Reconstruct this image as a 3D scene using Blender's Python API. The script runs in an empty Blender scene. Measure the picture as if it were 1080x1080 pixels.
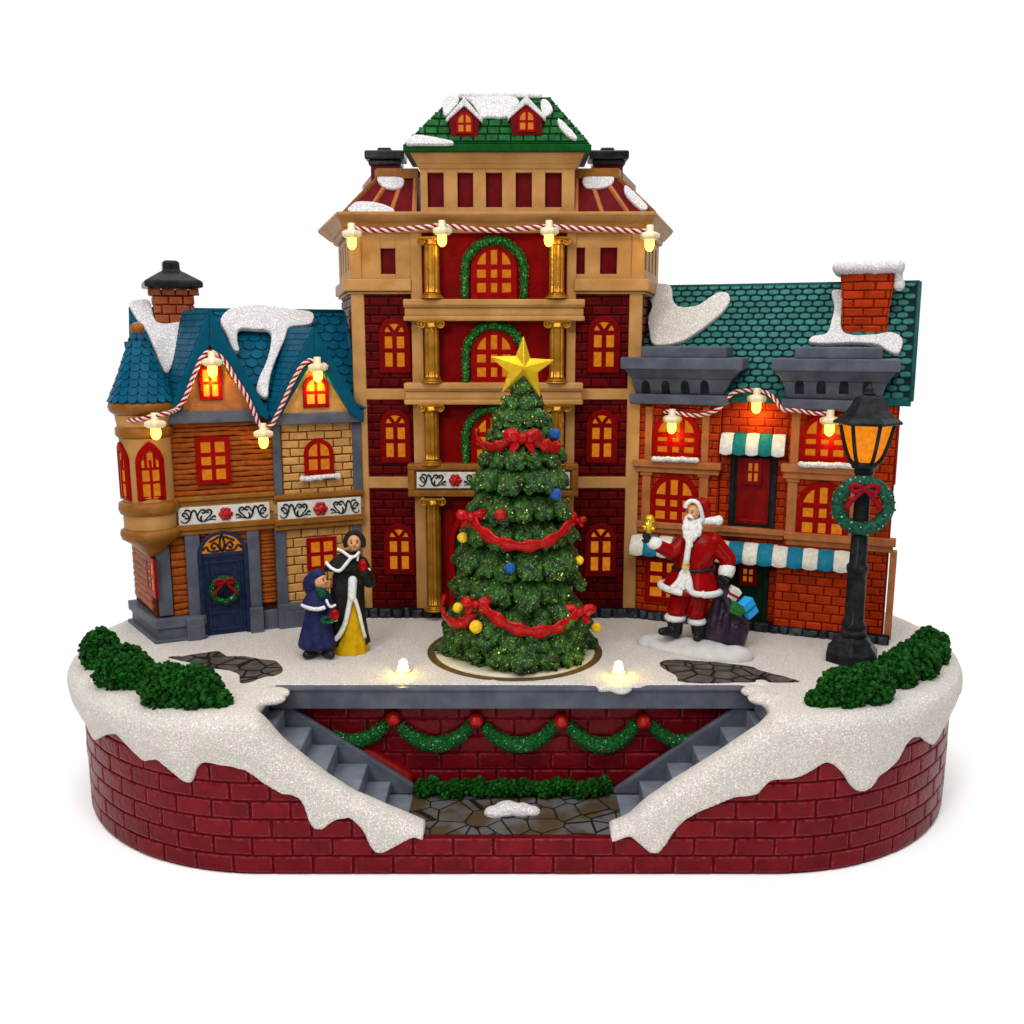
import bpy, bmesh, math, random
from mathutils import Vector, Matrix, noise
random.seed(7)
S = 0.0003                      # one design unit = 0.3 mm; the whole piece is about 36 cm wide
SC = bpy.context.scene
COL = SC.collection
R = math.radians

# ---------------------------------------------------------------- camera, world, lights
PITCH = R(10.5); FOC = 1000.0; CY, CZ = -1000.0, 610.0
cam_d = bpy.data.cameras.new('camera'); cam = bpy.data.objects.new('camera', cam_d); COL.objects.link(cam)
cam.location = (0, CY * S, CZ * S); cam.rotation_euler = (math.pi / 2 - PITCH, 0, 0)
cam_d.sensor_width = 36; cam_d.lens = 36 * FOC / 1080; cam_d.clip_start = 0.005; cam_d.clip_end = 100
SC.camera = cam
world = bpy.data.worlds.new('World'); SC.world = world; world.use_nodes = True
wn = world.node_tree.nodes; wl = world.node_tree.links; bg = wn['Background']; bg.inputs[1].default_value = 1.0
_tc = wn.new('ShaderNodeTexCoord'); _sp = wn.new('ShaderNodeSeparateXYZ'); _mr = wn.new('ShaderNodeMapRange')   # studio: lit white backdrop behind, dim room in front
wl.new(_tc.outputs['Generated'], _sp.inputs[0]); wl.new(_sp.outputs['Y'], _mr.inputs['Value'])
_mr.inputs['From Min'].default_value = -.05; _mr.inputs['From Max'].default_value = .2; _mr.inputs['To Min'].default_value = .12; _mr.inputs['To Max'].default_value = 1.02
wl.new(_mr.outputs[0], bg.inputs[0])
SC.view_settings.view_transform = 'Standard'; SC.view_settings.look = 'None'
SC.view_settings.exposure = 0; SC.view_settings.gamma = 1; SC.view_settings.use_curve_mapping = False
SC.cycles.use_denoising = True
SC.cycles.max_bounces = 6

def area(name, loc, target, size, power, col=(1, 1, 1)):
    d = bpy.data.lights.new(name, 'AREA'); d.shape = 'RECTANGLE'; d.size = size[0] * S; d.size_y = size[1] * S
    d.energy = power; d.color = col
    o = bpy.data.objects.new(name, d); COL.objects.link(o)
    o.location = Vector(loc) * S
    o.rotation_euler = (Vector(target) - Vector(loc)).to_track_quat('-Z', 'Y').to_euler()
    return o
area('overhead_softbox', (0, 150, 1800), (0, 150, 0), (2800, 2200), 2.45, (1, 1, 1))
area('front_softbox', (0, -900, 2000), (0, -550, 0), (2400, 900), 2.6, (1, 1, 1))
area('key_softbox', (-800, -1500, 1300), (0, 250, 350), (420, 420), 1.35, (1, .98, .95))
area('fill_softbox', (1000, -1300, 800), (0, 250, 350), (500, 700), .25, (1, 1, 1))

# ---------------------------------------------------------------- materials
def mat(name, c1, c2=None, ns=14, rough=.5, bump=0.0, bs=3.0, island=0.0, spec=.05, metal=0.0, det=3.0, lo=.35, hi=.7,
        emit=None, estr=0.0, extra=None, attr=None, coat=0.0, sss=0.0):
    m = bpy.data.materials.new(name); m.use_nodes = True
    nt = m.node_tree; N = nt.nodes; Lk = nt.links; b = N['Principled BSDF']
    b.inputs['Roughness'].default_value = rough; b.inputs['Specular IOR Level'].default_value = spec
    b.inputs['Metallic'].default_value = metal
    b.inputs['Coat Weight'].default_value = coat; b.inputs['Coat Roughness'].default_value = .15
    tc = N.new('ShaderNodeTexCoord')
    nz = N.new('ShaderNodeTexNoise'); nz.inputs['Scale'].default_value = 1 / (ns * S); nz.inputs['Detail'].default_value = det
    Lk.new(tc.outputs['Object'], nz.inputs['Vector'])
    rp = N.new('ShaderNodeValToRGB'); c2 = c2 or c1
    rp.color_ramp.elements[0].position = lo; rp.color_ramp.elements[1].position = hi
    rp.color_ramp.elements[0].color = (*c1, 1); rp.color_ramp.elements[1].color = (*c2, 1)
    Lk.new(nz.outputs['Fac'], rp.inputs[0]); out = rp.outputs[0]
    if island:
        g = N.new('ShaderNodeNewGeometry'); mr = N.new('ShaderNodeMapRange')
        mr.inputs['To Min'].default_value = 1 - island; mr.inputs['To Max'].default_value = 1 + island
        Lk.new(g.outputs['Random Per Island'], mr.inputs['Value'])
        mx = N.new('ShaderNodeVectorMath'); mx.operation = 'SCALE'
        Lk.new(out, mx.inputs[0]); Lk.new(mr.outputs[0], mx.inputs['Scale']); out = mx.outputs[0]
    if attr:
        a = N.new('ShaderNodeAttribute'); a.attribute_name = 'wear'
        mm = N.new('ShaderNodeMix'); mm.data_type = 'RGBA'
        n2 = N.new('ShaderNodeTexNoise'); n2.inputs['Scale'].default_value = 1 / (5 * S); n2.inputs['Detail'].default_value = 4
        Lk.new(tc.outputs['Object'], n2.inputs['Vector'])
        mu = N.new('ShaderNodeMath'); mu.operation = 'MULTIPLY'
        m3 = N.new('ShaderNodeMapRange'); m3.inputs['From Min'].default_value = .38; m3.inputs['From Max'].default_value = .68
        Lk.new(n2.outputs['Fac'], m3.inputs['Value'])
        Lk.new(a.outputs['Fac'], mu.inputs[0]); Lk.new(m3.outputs[0], mu.inputs[1])
        Lk.new(mu.outputs[0], mm.inputs[0]); Lk.new(out, mm.inputs[6]); mm.inputs[7].default_value = (*attr, 1); out = mm.outputs[2]
    if extra:
        out = extra(nt, tc, out, b) or out
    Lk.new(out, b.inputs['Base Color'])
    if bump:
        n3 = N.new('ShaderNodeTexNoise'); n3.inputs['Scale'].default_value = 1 / (bs * S); n3.inputs['Detail'].default_value = 3
        Lk.new(tc.outputs['Object'], n3.inputs['Vector'])
        bp = N.new('ShaderNodeBump'); bp.inputs['Strength'].default_value = 1; bp.inputs['Distance'].default_value = bump * S
        Lk.new(n3.outputs['Fac'], bp.inputs['Height']); Lk.new(bp.outputs[0], b.inputs['Normal'])
    if emit:
        er = N.new('ShaderNodeValToRGB'); er.color_ramp.elements[0].position = .35; er.color_ramp.elements[1].position = .65
        er.color_ramp.elements[0].color = (*[x * .72 for x in emit], 1); er.color_ramp.elements[1].color = (*emit, 1)
        ne = N.new('ShaderNodeTexNoise'); ne.inputs['Scale'].default_value = 1 / (6 * S); Lk.new(tc.outputs['Object'], ne.inputs['Vector'])
        Lk.new(ne.outputs['Fac'], er.inputs[0]); Lk.new(er.outputs[0], b.inputs['Emission Color'])
        b.inputs['Emission Strength'].default_value = estr
    return m

def flakes(size, thr, col, rough=.25, metal=0.0, tint=0.0):
    """glitter flakes: small Voronoi cells, a share of them brighter and smoother, their sparkle put into the colour"""
    def fn(nt, tc, out, b):
        N, Lk = nt.nodes, nt.links
        v = N.new('ShaderNodeTexVoronoi'); v.inputs['Scale'].default_value = 1 / (size * S)
        Lk.new(tc.outputs['Object'], v.inputs['Vector'])
        sp = N.new('ShaderNodeSeparateColor'); Lk.new(v.outputs['Color'], sp.inputs[0])
        gt = N.new('ShaderNodeMath'); gt.operation = 'GREATER_THAN'; gt.inputs[1].default_value = thr; Lk.new(sp.outputs[0], gt.inputs[0])
        mx = N.new('ShaderNodeMix'); mx.data_type = 'RGBA'; Lk.new(gt.outputs[0], mx.inputs[0]); Lk.new(out, mx.inputs[6])
        if tint:
            hs = N.new('ShaderNodeMix'); hs.data_type = 'RGBA'; hs.inputs[0].default_value = tint
            hs.inputs[6].default_value = (*col, 1); Lk.new(v.outputs['Color'], hs.inputs[7]); Lk.new(hs.outputs[2], mx.inputs[7])
        else: mx.inputs[7].default_value = (*col, 1)
        mr = N.new('ShaderNodeMapRange'); mr.inputs['To Min'].default_value = b.inputs['Roughness'].default_value
        mr.inputs['To Max'].default_value = rough; Lk.new(gt.outputs[0], mr.inputs['Value']); Lk.new(mr.outputs[0], b.inputs['Roughness'])
        if metal:
            m2 = N.new('ShaderNodeMath'); m2.operation = 'MULTIPLY'; m2.inputs[1].default_value = metal
            Lk.new(gt.outputs[0], m2.inputs[0]); Lk.new(m2.outputs[0], b.inputs['Metallic'])
        return mx.outputs[2]
    return fn

def cracks(size, col, width=.06):
    def fn(nt, tc, out, b):
        N, Lk = nt.nodes, nt.links
        v = N.new('ShaderNodeTexVoronoi'); v.feature = 'DISTANCE_TO_EDGE'; v.inputs['Scale'].default_value = 1 / (size * S)
        Lk.new(tc.outputs['Object'], v.inputs['Vector'])
        mr = N.new('ShaderNodeMapRange'); mr.inputs['From Min'].default_value = width * .5; mr.inputs['From Max'].default_value = width
        Lk.new(v.outputs['Distance'], mr.inputs['Value'])
        mx = N.new('ShaderNodeMix'); mx.data_type = 'RGBA'; Lk.new(mr.outputs[0], mx.inputs[0]); Lk.new(out, mx.inputs[7]); mx.inputs[6].default_value = (*col, 1)
        bp = N.new('ShaderNodeBump'); bp.inputs['Distance'].default_value = 2 * S; Lk.new(mr.outputs[0], bp.inputs['Height']); Lk.new(bp.outputs[0], b.inputs['Normal'])
        return mx.outputs[2]
    return fn

M = {}
M['ground'] = mat('white_sweep', (.99, .99, .99), rough=.9, spec=.1)
M['snow'] = mat('snow', (.43, .405, .36), (.60, .57, .515), ns=2.6, rough=.7, bump=1.6, bs=1.6, det=5, spec=.2, extra=flakes(1.0, .87, (.84, .83, .86), .2, 0, .35))  # warm tint puts the bulbs' yellow light into the snow colour
M['snowroof'] = mat('roof_snow', (.44, .43, .43), (.62, .61, .61), ns=2.6, rough=.7, bump=1.8, bs=2.0, det=5, spec=.2, extra=flakes(1.1, .86, (.90, .90, .93), .2, 0, .35))
M['redbrick'] = mat('red_base_brick', (.102, .002, .0045), (.142, .0035, .008), ns=22, rough=.30, bump=.9, bs=7, island=.12, attr=(.23, .035, .05), coat=.06)
M['redmortar'] = mat('red_mortar', (.075, .0012, .003), (.10, .002, .005), rough=.5)
M['darkbrick'] = mat('tower_brick', (.055, .0006, .001), (.095, .001, .0015), ns=12, rough=.4, bump=.7, bs=4, island=.22, attr=(.11, .002, .003))
M['darkmortar'] = mat('tower_mortar', (.022, .0004, .0006), (.034, .0006, .0008), rough=.6)
M['plaster'] = mat('red_plaster', (.125, .0005, .0005), (.20, .001, .001), ns=30, rough=.4, bump=.6, bs=6)
M['orangebrick'] = mat('orange_brick', (.29, .020, .001), (.39, .034, .003), ns=12, rough=.4, bump=.7, bs=4, island=.15, attr=(.42, .055, .012))
M['terrabrick'] = mat('terracotta_brick', (.22, .05, .015), (.29, .08, .028), ns=12, rough=.45, bump=.7, bs=4, island=.12, attr=(.34, .11, .05))
M['orangemortar'] = mat('orange_mortar', (.14, .006, .001), (.18, .010, .002), rough=.6)
M['tan'] = mat('tan_stone', (.345, .168, .05), (.44, .23, .08), ns=34, rough=.42, bump=.7, bs=6)
M['tanbrick'] = mat('tan_brick', (.41, .205, .055), (.52, .27, .08), ns=10, rough=.45, bump=.8, bs=4, island=.1, attr=(.58, .35, .15))
M['tanmortar'] = mat('tan_mortar', (.11, .035, .004), (.15, .05, .008), rough=.6)
M['ochre'] = mat('ochre_moulding', (.17, .058, .005), (.25, .095, .013), ns=22, rough=.36, bump=.8, bs=4, spec=.15)
M['terra'] = mat('terracotta_stone', (.30, .098, .028), (.39, .142, .048), ns=18, rough=.45, bump=.7, bs=5)
M['log'] = mat('log_siding', (.21, .043, .004), (.30, .068, .010), ns=9, rough=.4, bump=.9, bs=4, island=.14)
M['loggap'] = mat('log_gap', (.07, .009, .001), rough=.6)
M['gold'] = mat('antique_gold', (.34, .14, .014), (.50, .24, .03), ns=20, rough=.26, metal=.6, bump=.4, bs=4)
M['star'] = mat('gold_star', (.50, .30, .01), (.62, .40, .02), ns=16, rough=.33, metal=.4, bump=.8, bs=5)
M['grey'] = mat('grey_stone', (.060, .067, .086), (.095, .102, .126), ns=22, rough=.4, bump=.6, bs=6)
M['stair'] = mat('stair_grey', (.11, .125, .15), (.165, .18, .21), ns=22, rough=.42, bump=.6, bs=6)
M['black'] = mat('black_paint', (.008, .009, .010), (.022, .022, .024), ns=10, rough=.26, bump=.3, bs=5)
M['blackhole'] = mat('dark_niche', (.008, .008, .008), (.02, .02, .02), rough=.5)
M['blue'] = mat('blue_roof', (.001, .056, .105), (.003, .080, .14), ns=16, rough=.38, bump=.6, bs=4, island=.14)
M['bluedark'] = mat('blue_roof_gap', (.001, .014, .028), rough=.6)
M['bluetrim'] = mat('blue_trim', (.001, .052, .088), (.002, .068, .115), ns=20, rough=.38, bump=.5, bs=5)
M['teal'] = mat('teal_roof', (.018, .10, .088), (.034, .15, .13), ns=9, rough=.4, bump=.6, bs=4, island=.16)
M['tealdark'] = mat('teal_roof_gap', (.003, .012, .015), rough=.6)
M['tealtrim'] = mat('teal_trim', (.006, .05, .045), (.012, .075, .065), rough=.42)
M['green'] = mat('green_roof', (.004, .055, .010), (.014, .11, .028), ns=7, rough=.42, bump=.8, bs=4, island=.18)
M['greendark'] = mat('green_roof_gap', (.002, .018, .005), rough=.6)
M['greentrim'] = mat('green_trim', (.001, .045, .006), (.003, .065, .010), rough=.42)
M['winred'] = mat('window_red', (.19, .0008, .0006), (.26, .0015, .001), ns=10, rough=.38, bump=.5, bs=4)
M['winredglow'] = M['winred']
M['pane'] = mat('lit_pane', (.06, .02, .002), (.08, .028, .003), rough=.4, emit=(.78, .225, .008), estr=.72)
M['panebright'] = mat('bright_lit_pane', (.2, .08, .01), rough=.4, emit=(1.0, .38, .02), estr=1.0)
M['panelow'] = mat('dim_pane', (.25, .08, .01), rough=.4, emit=(.75, .22, .02), estr=.42)
M['winreddark'] = mat('window_red_dark', (.11, .0006, .0004), (.16, .001, .0008), ns=10, rough=.38, bump=.5, bs=4)
M['doorred'] = mat('red_door', (.12, .001, .001), (.20, .002, .002), ns=20, rough=.32, bump=.5, bs=6, spec=.12)
M['darkred'] = mat('dark_red_panel', (.085, .0015, .003), (.12, .003, .005), ns=12, rough=.45)
M['navy'] = mat('navy_door', (.006, .011, .036), (.012, .022, .06), ns=10, rough=.32, bump=.7, bs=4, spec=.15)
M['dkgreen'] = mat('dark_green_door', (.003, .014, .007), (.008, .025, .013), rough=.4)
M['white'] = mat('white_paint', (.46, .44, .40), (.60, .58, .53), ns=12, rough=.5, bump=.5, bs=5)
M['cream'] = mat('cream_plastic', (.50, .45, .32), (.55, .50, .37), rough=.35, spec=.4)
M['olive'] = mat('groove_paint', (.07, .040, .012), (.11, .065, .022), ns=12, rough=.6)
M['awnblue'] = mat('awning_blue', (.006, .12, .20), (.014, .17, .27), ns=6, rough=.42, bump=.9, bs=5)
M['awngreen'] = mat('awning_green', (.004, .12, .11), (.012, .17, .15), ns=6, rough=.42, bump=.9, bs=5)
M['awnwhite'] = mat('awning_white', (.50, .47, .39), (.64, .61, .53), ns=6, rough=.5, bump=.9, bs=5)
M['foliage'] = mat('tree_foliage', (.001, .011, .0008), (.020, .105, .003), ns=9, rough=.32, bump=2.6, bs=1.9, det=6, lo=.40, hi=.66, spec=.35, extra=flakes(1.4, .91, (.10, .30, .01), .2, .2, .05))
M['flake'] = mat('glitter_flake', (.45, .68, .02), (1.0, 1.0, .30), ns=1.6, rough=.25, metal=.0, island=.4, spec=1.0)  # glitter pieces, their glint painted as a bright lime base colour
M['hedge'] = mat('hedge_crumb', (.002, .026, .002), (.012, .095, .010), ns=5, rough=.6, bump=1.8, bs=1.4, island=.5)
M['garland'] = mat('garland_green', (.002, .034, .006), (.009, .10, .018), ns=3, rough=.42, bump=1.5, bs=1.6, island=.35, extra=flakes(1.4, .955, (.16, .30, .18), .2, .4, .1))
M['wreath'] = mat('wreath_green', (.006, .045, .026), (.02, .09, .05), ns=4, rough=.42, bump=1.6, bs=2.4, island=.25, extra=flakes(2.0, .975, (.3, .45, .4), .2, .4, .1))
M['glitgreen'] = mat('glitter_green', (.002, .055, .005), (.008, .11, .014), ns=4, rough=.38, bump=1.4, bs=1.6, extra=flakes(1.3, .86, (.06, .28, .05), .2, .4, .1))
M['ribbon'] = mat('ribbon_red', (.27, .001, .0015), (.42, .004, .004), ns=8, rough=.25, bump=1.2, bs=4, coat=.25)
M['ribbonlit'] = mat('rope_red', (.26, .003, .006), (.33, .005, .008), rough=.4)
M['ropewhite'] = mat('rope_white', (.56, .53, .50), rough=.5)
M['darkribbon'] = mat('dark_ribbon', (.17, .003, .008), (.25, .006, .014), ns=8, rough=.35, bump=1.0, bs=4)
M['redball'] = mat('red_ball', (.28, .001, .0012), (.38, .004, .003), ns=8, rough=.33, bump=1.2, bs=3, spec=.3)
M['bauble_blue'] = mat('bauble_blue', (.01, .05, .20), (.03, .11, .35), ns=4, rough=.3, bump=1, bs=3)
M['bauble_gold'] = mat('bauble_gold', (.62, .36, .01), (.80, .52, .02), ns=4, rough=.3, bump=.7, bs=3, coat=.3)
M['socket'] = mat('bulb_socket', (.60, .52, .34), rough=.3, emit=(1, .66, .14), estr=.14, spec=.5, coat=.2)  # faint emission paints the bulb's glow onto the socket
M['bulb'] = mat('lit_bulb', (.8, .6, .1), rough=.15, emit=(1.0, .62, .035), estr=9, spec=.6)
M['bulbcore'] = mat('white_hot_bulb', (.9, .85, .5), rough=.2, emit=(1.0, .90, .45), estr=1.8)
M['bulboff'] = mat('dim_bulb', (.7, .6, .1), rough=.15, emit=(1.0, .75, .03), estr=.8, spec=.6)
M['lampglass'] = mat('amber_lamp_glass', (.12, .04, .004), rough=.25, emit=(1.0, .27, .003), estr=.9)
M['rock'] = mat('dark_rock', (.012, .012, .015), (.06, .064, .075), ns=8, rough=.38, bump=1.6, bs=4, island=.4)
M['rockgap'] = mat('rock_gap', (.008, .008, .01), rough=.7)
M['paving'] = mat('paving_stone', (.045, .038, .032), (.10, .085, .072), ns=16, rough=.5, extra=cracks(26, (.012, .010, .009), .07))
M['stage'] = mat('stage_paving', (.060, .038, .020), (.085, .082, .085), ns=40, rough=.42, bump=0, extra=cracks(30, (.012, .009, .007), .035), lo=.42, hi=.58)
M['hair'] = mat('brown_hair', (.16, .07, .02), (.25, .12, .04), ns=3, rough=.4)
M['skin'] = mat('painted_skin', (.46, .22, .10), (.54, .28, .135), ns=8, rough=.42, spec=.3)
M['eye'] = mat('eye_paint', (.02, .01, .01), rough=.3)
M['lip'] = mat('lip_paint', (.5, .06, .04), rough=.4)
M['santared'] = mat('red_coat', (.19, .0008, .001), (.26, .0018, .002), ns=14, rough=.28, bump=.6, bs=8, coat=.12)
M['fur'] = mat('white_fur', (.56, .55, .54), (.70, .69, .67), ns=3, rough=.6, bump=1.5, bs=3)
M['blackgloss'] = mat('gloss_black', (.008, .008, .009), (.018, .018, .02), rough=.22, bump=.5, bs=5, coat=.2)
M['cloak'] = mat('black_cloak', (.009, .009, .008), (.022, .020, .018), ns=10, rough=.4, bump=.8, bs=6)
M['yellow'] = mat('yellow_skirt', (.42, .24, .002), (.54, .33, .006), ns=10, rough=.4, bump=.8, bs=6)
M['coatblue'] = mat('blue_coat', (.012, .014, .055), (.024, .028, .095), ns=10, rough=.4, bump=.8, bs=6)
M['scarf'] = mat('green_scarf', (.006, .05, .03), rough=.5, bump=.8, bs=4)
M['sack'] = mat('purple_sack', (.018, .010, .024), (.034, .020, .042), ns=12, rough=.35, bump=1.2, bs=8, spec=.2)
M['giftblue'] = mat('gift_blue', (.02, .28, .65), (.04, .36, .75), rough=.35)
M['giftgreen'] = mat('gift_green', (.02, .12, .02), (.035, .17, .03), rough=.4)
M['brightgold'] = mat('bright_gold', (.45, .27, .01), (.80, .58, .05), ns=5, rough=.22, metal=.75, bump=1, bs=3)
M['stand'] = mat('white_resin', (.42, .41, .40), (.52, .51, .50), ns=18, rough=.5, bump=.8, bs=8)

# ---------------------------------------------------------------- geometry helpers
CAM = Vector((0, CY, CZ))
FW = Vector((0, math.cos(PITCH), -math.sin(PITCH))); UP = Vector((0, math.sin(PITCH), math.cos(PITCH))); RT = Vector((1, 0, 0))
def ray(u, v): return FW * FOC + RT * (u - 540) - UP * (v - 540)
def hit(u, v, P, Nn):
    d = ray(u, v); Nn = Vector(Nn); k = (Vector(P) - CAM).dot(Nn) / d.dot(Nn)
    return CAM + d * k
def onz(u, v, z): return hit(u, v, (0, 0, z), (0, 0, 1))
def ony(u, v, y): return hit(u, v, (0, y, 0), (0, 1, 0))

class Frame:
    """a wall frame: s runs along the wall, t out towards the street, z up"""
    def __init__(f, ox, oy, deg):
        f.o = Vector((ox, oy, 0)); a = R(deg); f.a = a
        f.d = Vector((math.cos(a), math.sin(a), 0)); f.n = Vector((math.sin(a), -math.cos(a), 0))
    def w(f, s, t, z): return f.o + f.d * s + f.n * t + Vector((0, 0, z))
    def px(f, u, v, t=0):
        h = hit(u, v, f.o + f.n * t, f.n); q = h - f.o
        return q.dot(f.d), h.z
    def rect(f, u0, v0, u1, v1, t=0):
        um, vm = (u0 + u1) / 2, (v0 + v1) / 2
        return f.px(u0, vm, t)[0], f.px(u1, vm, t)[0], f.px(um, v1, t)[1], f.px(um, v0, t)[1]
W = Frame(0, 0, 0)

_ico = {}
def ico(n):
    if n not in _ico:
        b = bmesh.new(); bmesh.ops.create_icosphere(b, subdivisions=n, radius=1)
        _ico[n] = ([v.co.copy() for v in b.verts], [[v.index for v in f.verts] for f in b.faces]); b.free()
    return _ico[n]

class MB:
    def __init__(m): m.v = []; m.f = []; m.mi = []; m.sm = []; m.wear = {}
    def add(m, vs, fs, mi=0, sm=False, wear=None):
        o = len(m.v); m.v += [Vector(x) for x in vs]
        for f in fs: m.f.append([i + o for i in f]); m.mi.append(mi); m.sm.append(sm)
        if wear:
            for i in wear: m.wear[o + i] = 1.0
        return m
    def box(m, F, s0, s1, t0, t1, z0, z1, mi=0):
        p = [F.w(s, t, z) for z in (z0, z1) for (s, t) in ((s0, t1), (s1, t1), (s1, t0), (s0, t0))]
        return m.add(p, [[3, 2, 1, 0], [4, 5, 6, 7], [0, 1, 5, 4], [1, 2, 6, 5], [2, 3, 7, 6], [3, 0, 4, 7]], mi)
    def rbox(m, F, u0, v0, u1, v1, t0, t1, mi=0):
        s0, s1, z0, z1 = F.rect(u0, v0, u1, v1, t1); return m.box(F, s0, s1, t0, t1, z0, z1, mi)
    def prism(m, F, poly, t0, t1, mi=0):
        n = len(poly); p = [F.w(s, t1, z) for s, z in poly] + [F.w(s, t0, z) for s, z in poly]
        a = sum(poly[i][0] * poly[(i + 1) % n][1] - poly[(i + 1) % n][0] * poly[i][1] for i in range(n))
        fs = [list(range(n)), list(range(2 * n - 1, n - 1, -1))] + [[i, i + n, (i + 1) % n + n, (i + 1) % n] for i in range(n)]
        if a < 0: fs = [f[::-1] for f in fs]
        return m.add(p, fs, mi)
    def ring(m, F, A, B, t0, t1, mi=0, closed=True):
        """band between outline A (outer) and B (inner), same point count"""
        n = len(A); vs = []
        for pl in (A, B):
            for t in (t1, t0): vs += [F.w(s, t, z) for s, z in pl]
        fs = []
        for i in range(n if closed else n - 1):
            j = (i + 1) % n
            fs += [[i, j, 2 * n + j, 2 * n + i], [n + j, n + i, 3 * n + i, 3 * n + j], [j, i, n + i, n + j], [2 * n + i, 2 * n + j, 3 * n + j, 3 * n + i]]
        if not closed:
            fs += [[0, 2 * n, 3 * n, n], [n - 1, 2 * n - 1, 4 * n - 1, 3 * n - 1]]
        return m.add(vs, fs, mi)
    def loft(m, rings, mi=0, sm=True, caps=True, closed=True):
        n = len(rings[0]); vs = [p for r in rings for p in r]; fs = []
        for k in range(len(rings) - 1):
            for i in range(n if closed else n - 1):
                j = (i + 1) % n; fs.append([k * n + i, k * n + j, (k + 1) * n + j, (k + 1) * n + i])
        if caps: fs += [list(range(n))[::-1], [(len(rings) - 1) * n + i for i in range(n)]]
        return m.add(vs, fs, mi, sm)
    def tube(m, pts, rad, seg=8, mi=0, sm=True, flat=1.0):
        pts = [Vector(p) for p in pts]; rad = rad if isinstance(rad, (list, tuple)) else [rad] * len(pts)
        rings = []; up = None
        for i, p in enumerate(pts):
            t = (pts[min(i + 1, len(pts) - 1)] - pts[max(i - 1, 0)]).normalized()
            if up is None: up = Vector((0, 0, 1)) if abs(t.z) < .9 else Vector((0, 1, 0))
            a = (up - t * up.dot(t)).normalized(); up = a; b = t.cross(a)
            rings.append([p + (a * math.cos(2 * math.pi * k / seg) + b * math.sin(2 * math.pi * k / seg) * flat) * rad[i] for k in range(seg)])
        return m.loft(rings, mi, sm)
    def ball(m, c, r, n=2, mi=0, sm=True, rot=None, jit=0.0):
        vs, fs = ico(n); r = r if isinstance(r, (list, tuple)) else (r, r, r); c = Vector(c); out = []
        sd = Vector((random.random() * 99, random.random() * 99, 0))
        for v in vs:
            k = 1 + (jit * noise.noise(v * 2.2 + sd) if jit else 0)
            q = Vector((v.x * r[0], v.y * r[1], v.z * r[2])) * k
            if rot: q = rot @ q
            out.append(c + q)
        return m.add(out, fs, mi, sm)
    def cap(m, a, b, r0, r1=None, mi=0, seg=14, flat=1.0):
        """tapered limb with round ends"""
        a, b = Vector(a), Vector(b); r1 = r0 if r1 is None else r1; t = (b - a).normalized()
        u = Vector((0, 0, 1)) if abs(t.z) < .9 else Vector((0, 1, 0)); x = (u - t * u.dot(t)).normalized(); y = t.cross(x); rings = []
        for k in range(5):
            an = math.pi / 2 * (1 - k / 4 * .999) ; c = a - t * r0 * math.sin(an); rr = r0 * math.cos(an) + .01
            rings.append((c, rr))
        for k in range(5):
            an = math.pi / 2 * (k / 4 * .999); rings.append((b + t * r1 * math.sin(an), r1 * math.cos(an) + .01))
        return m.loft([[c + (x * math.cos(2 * math.pi * i / seg) + y * math.sin(2 * math.pi * i / seg) * flat) * rr for i in range(seg)] for c, rr in rings], mi)
    def lathe(m, c, prof, seg=32, mi=0, sm=True, flute=None, ang=0.0, top_shift=None):
        """prof: list of (r, z); flute(z, theta) multiplies the radius"""
        c = Vector(c); rings = []
        for r, z in prof:
            rings.append([c + Vector((math.cos(th) * r * (flute(z, th) if flute else 1), math.sin(th) * r * (flute(z, th) if flute else 1), z))
                          for th in [ang + 2 * math.pi * i / seg for i in range(seg)]])
        return m.loft(rings, mi, sm)
    def build(m, name, mats, parent=None, bevel=0.0, remesh=0.0, smooth=0, sharp=40, origin=None, seg=2, wearfn=None, subsurf=0):
        if not isinstance(mats, (list, tuple)): mats = [mats]
        me = bpy.data.meshes.new(name)
        if parent is not None:
            inv = WM[parent.name].inverted(); vs = [inv @ v for v in m.v]
        else:
            origin = Vector(origin) if origin is not None else Vector((sum(v.x for v in m.v) / len(m.v), sum(v.y for v in m.v) / len(m.v), min(v.z for v in m.v)))
            vs = [v - origin for v in m.v]
        me.from_pydata([v * S for v in vs], [], m.f)
        for p, i, s in zip(me.polygons, m.mi, m.sm): p.material_index = i; p.use_smooth = s
        for x in mats: me.materials.append(M[x] if isinstance(x, str) else x)
        if m.wear:
            at = me.attributes.new('wear', 'FLOAT', 'POINT')
            for i in m.wear: at.data[i].value = 1.0
        me.update()
        b = bmesh.new(); b.from_mesh(me); bmesh.ops.recalc_face_normals(b, faces=b.faces); b.to_mesh(me); b.free()
        o = bpy.data.objects.new(name, me); COL.objects.link(o)
        if parent is not None: o.parent = parent; WM[o.name] = WM[parent.name]
        else: o.location = origin * S; WM[o.name] = Matrix.Translation(origin)
        if remesh:
            r = o.modifiers.new('remesh', 'REMESH'); r.mode = 'VOXEL'; r.voxel_size = remesh * S; r.use_smooth_shade = True
        if smooth:
            s = o.modifiers.new('smooth', 'SMOOTH'); s.iterations = smooth; s.factor = .6
        if bevel:
            bv = o.modifiers.new('bevel', 'BEVEL'); bv.width = bevel * S; bv.segments = seg; bv.limit_method = 'ANGLE'; bv.angle_limit = R(sharp)
        if subsurf:
            ss = o.modifiers.new('sub', 'SUBSURF'); ss.levels = subsurf; ss.render_levels = subsurf
        return o
WM = {}
def tag(o, label, cat, group=None, kind=None):
    if label: o['label'] = label
    if cat: o['category'] = cat
    if group: o['group'] = group
    if kind: o['kind'] = kind
    return o
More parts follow.
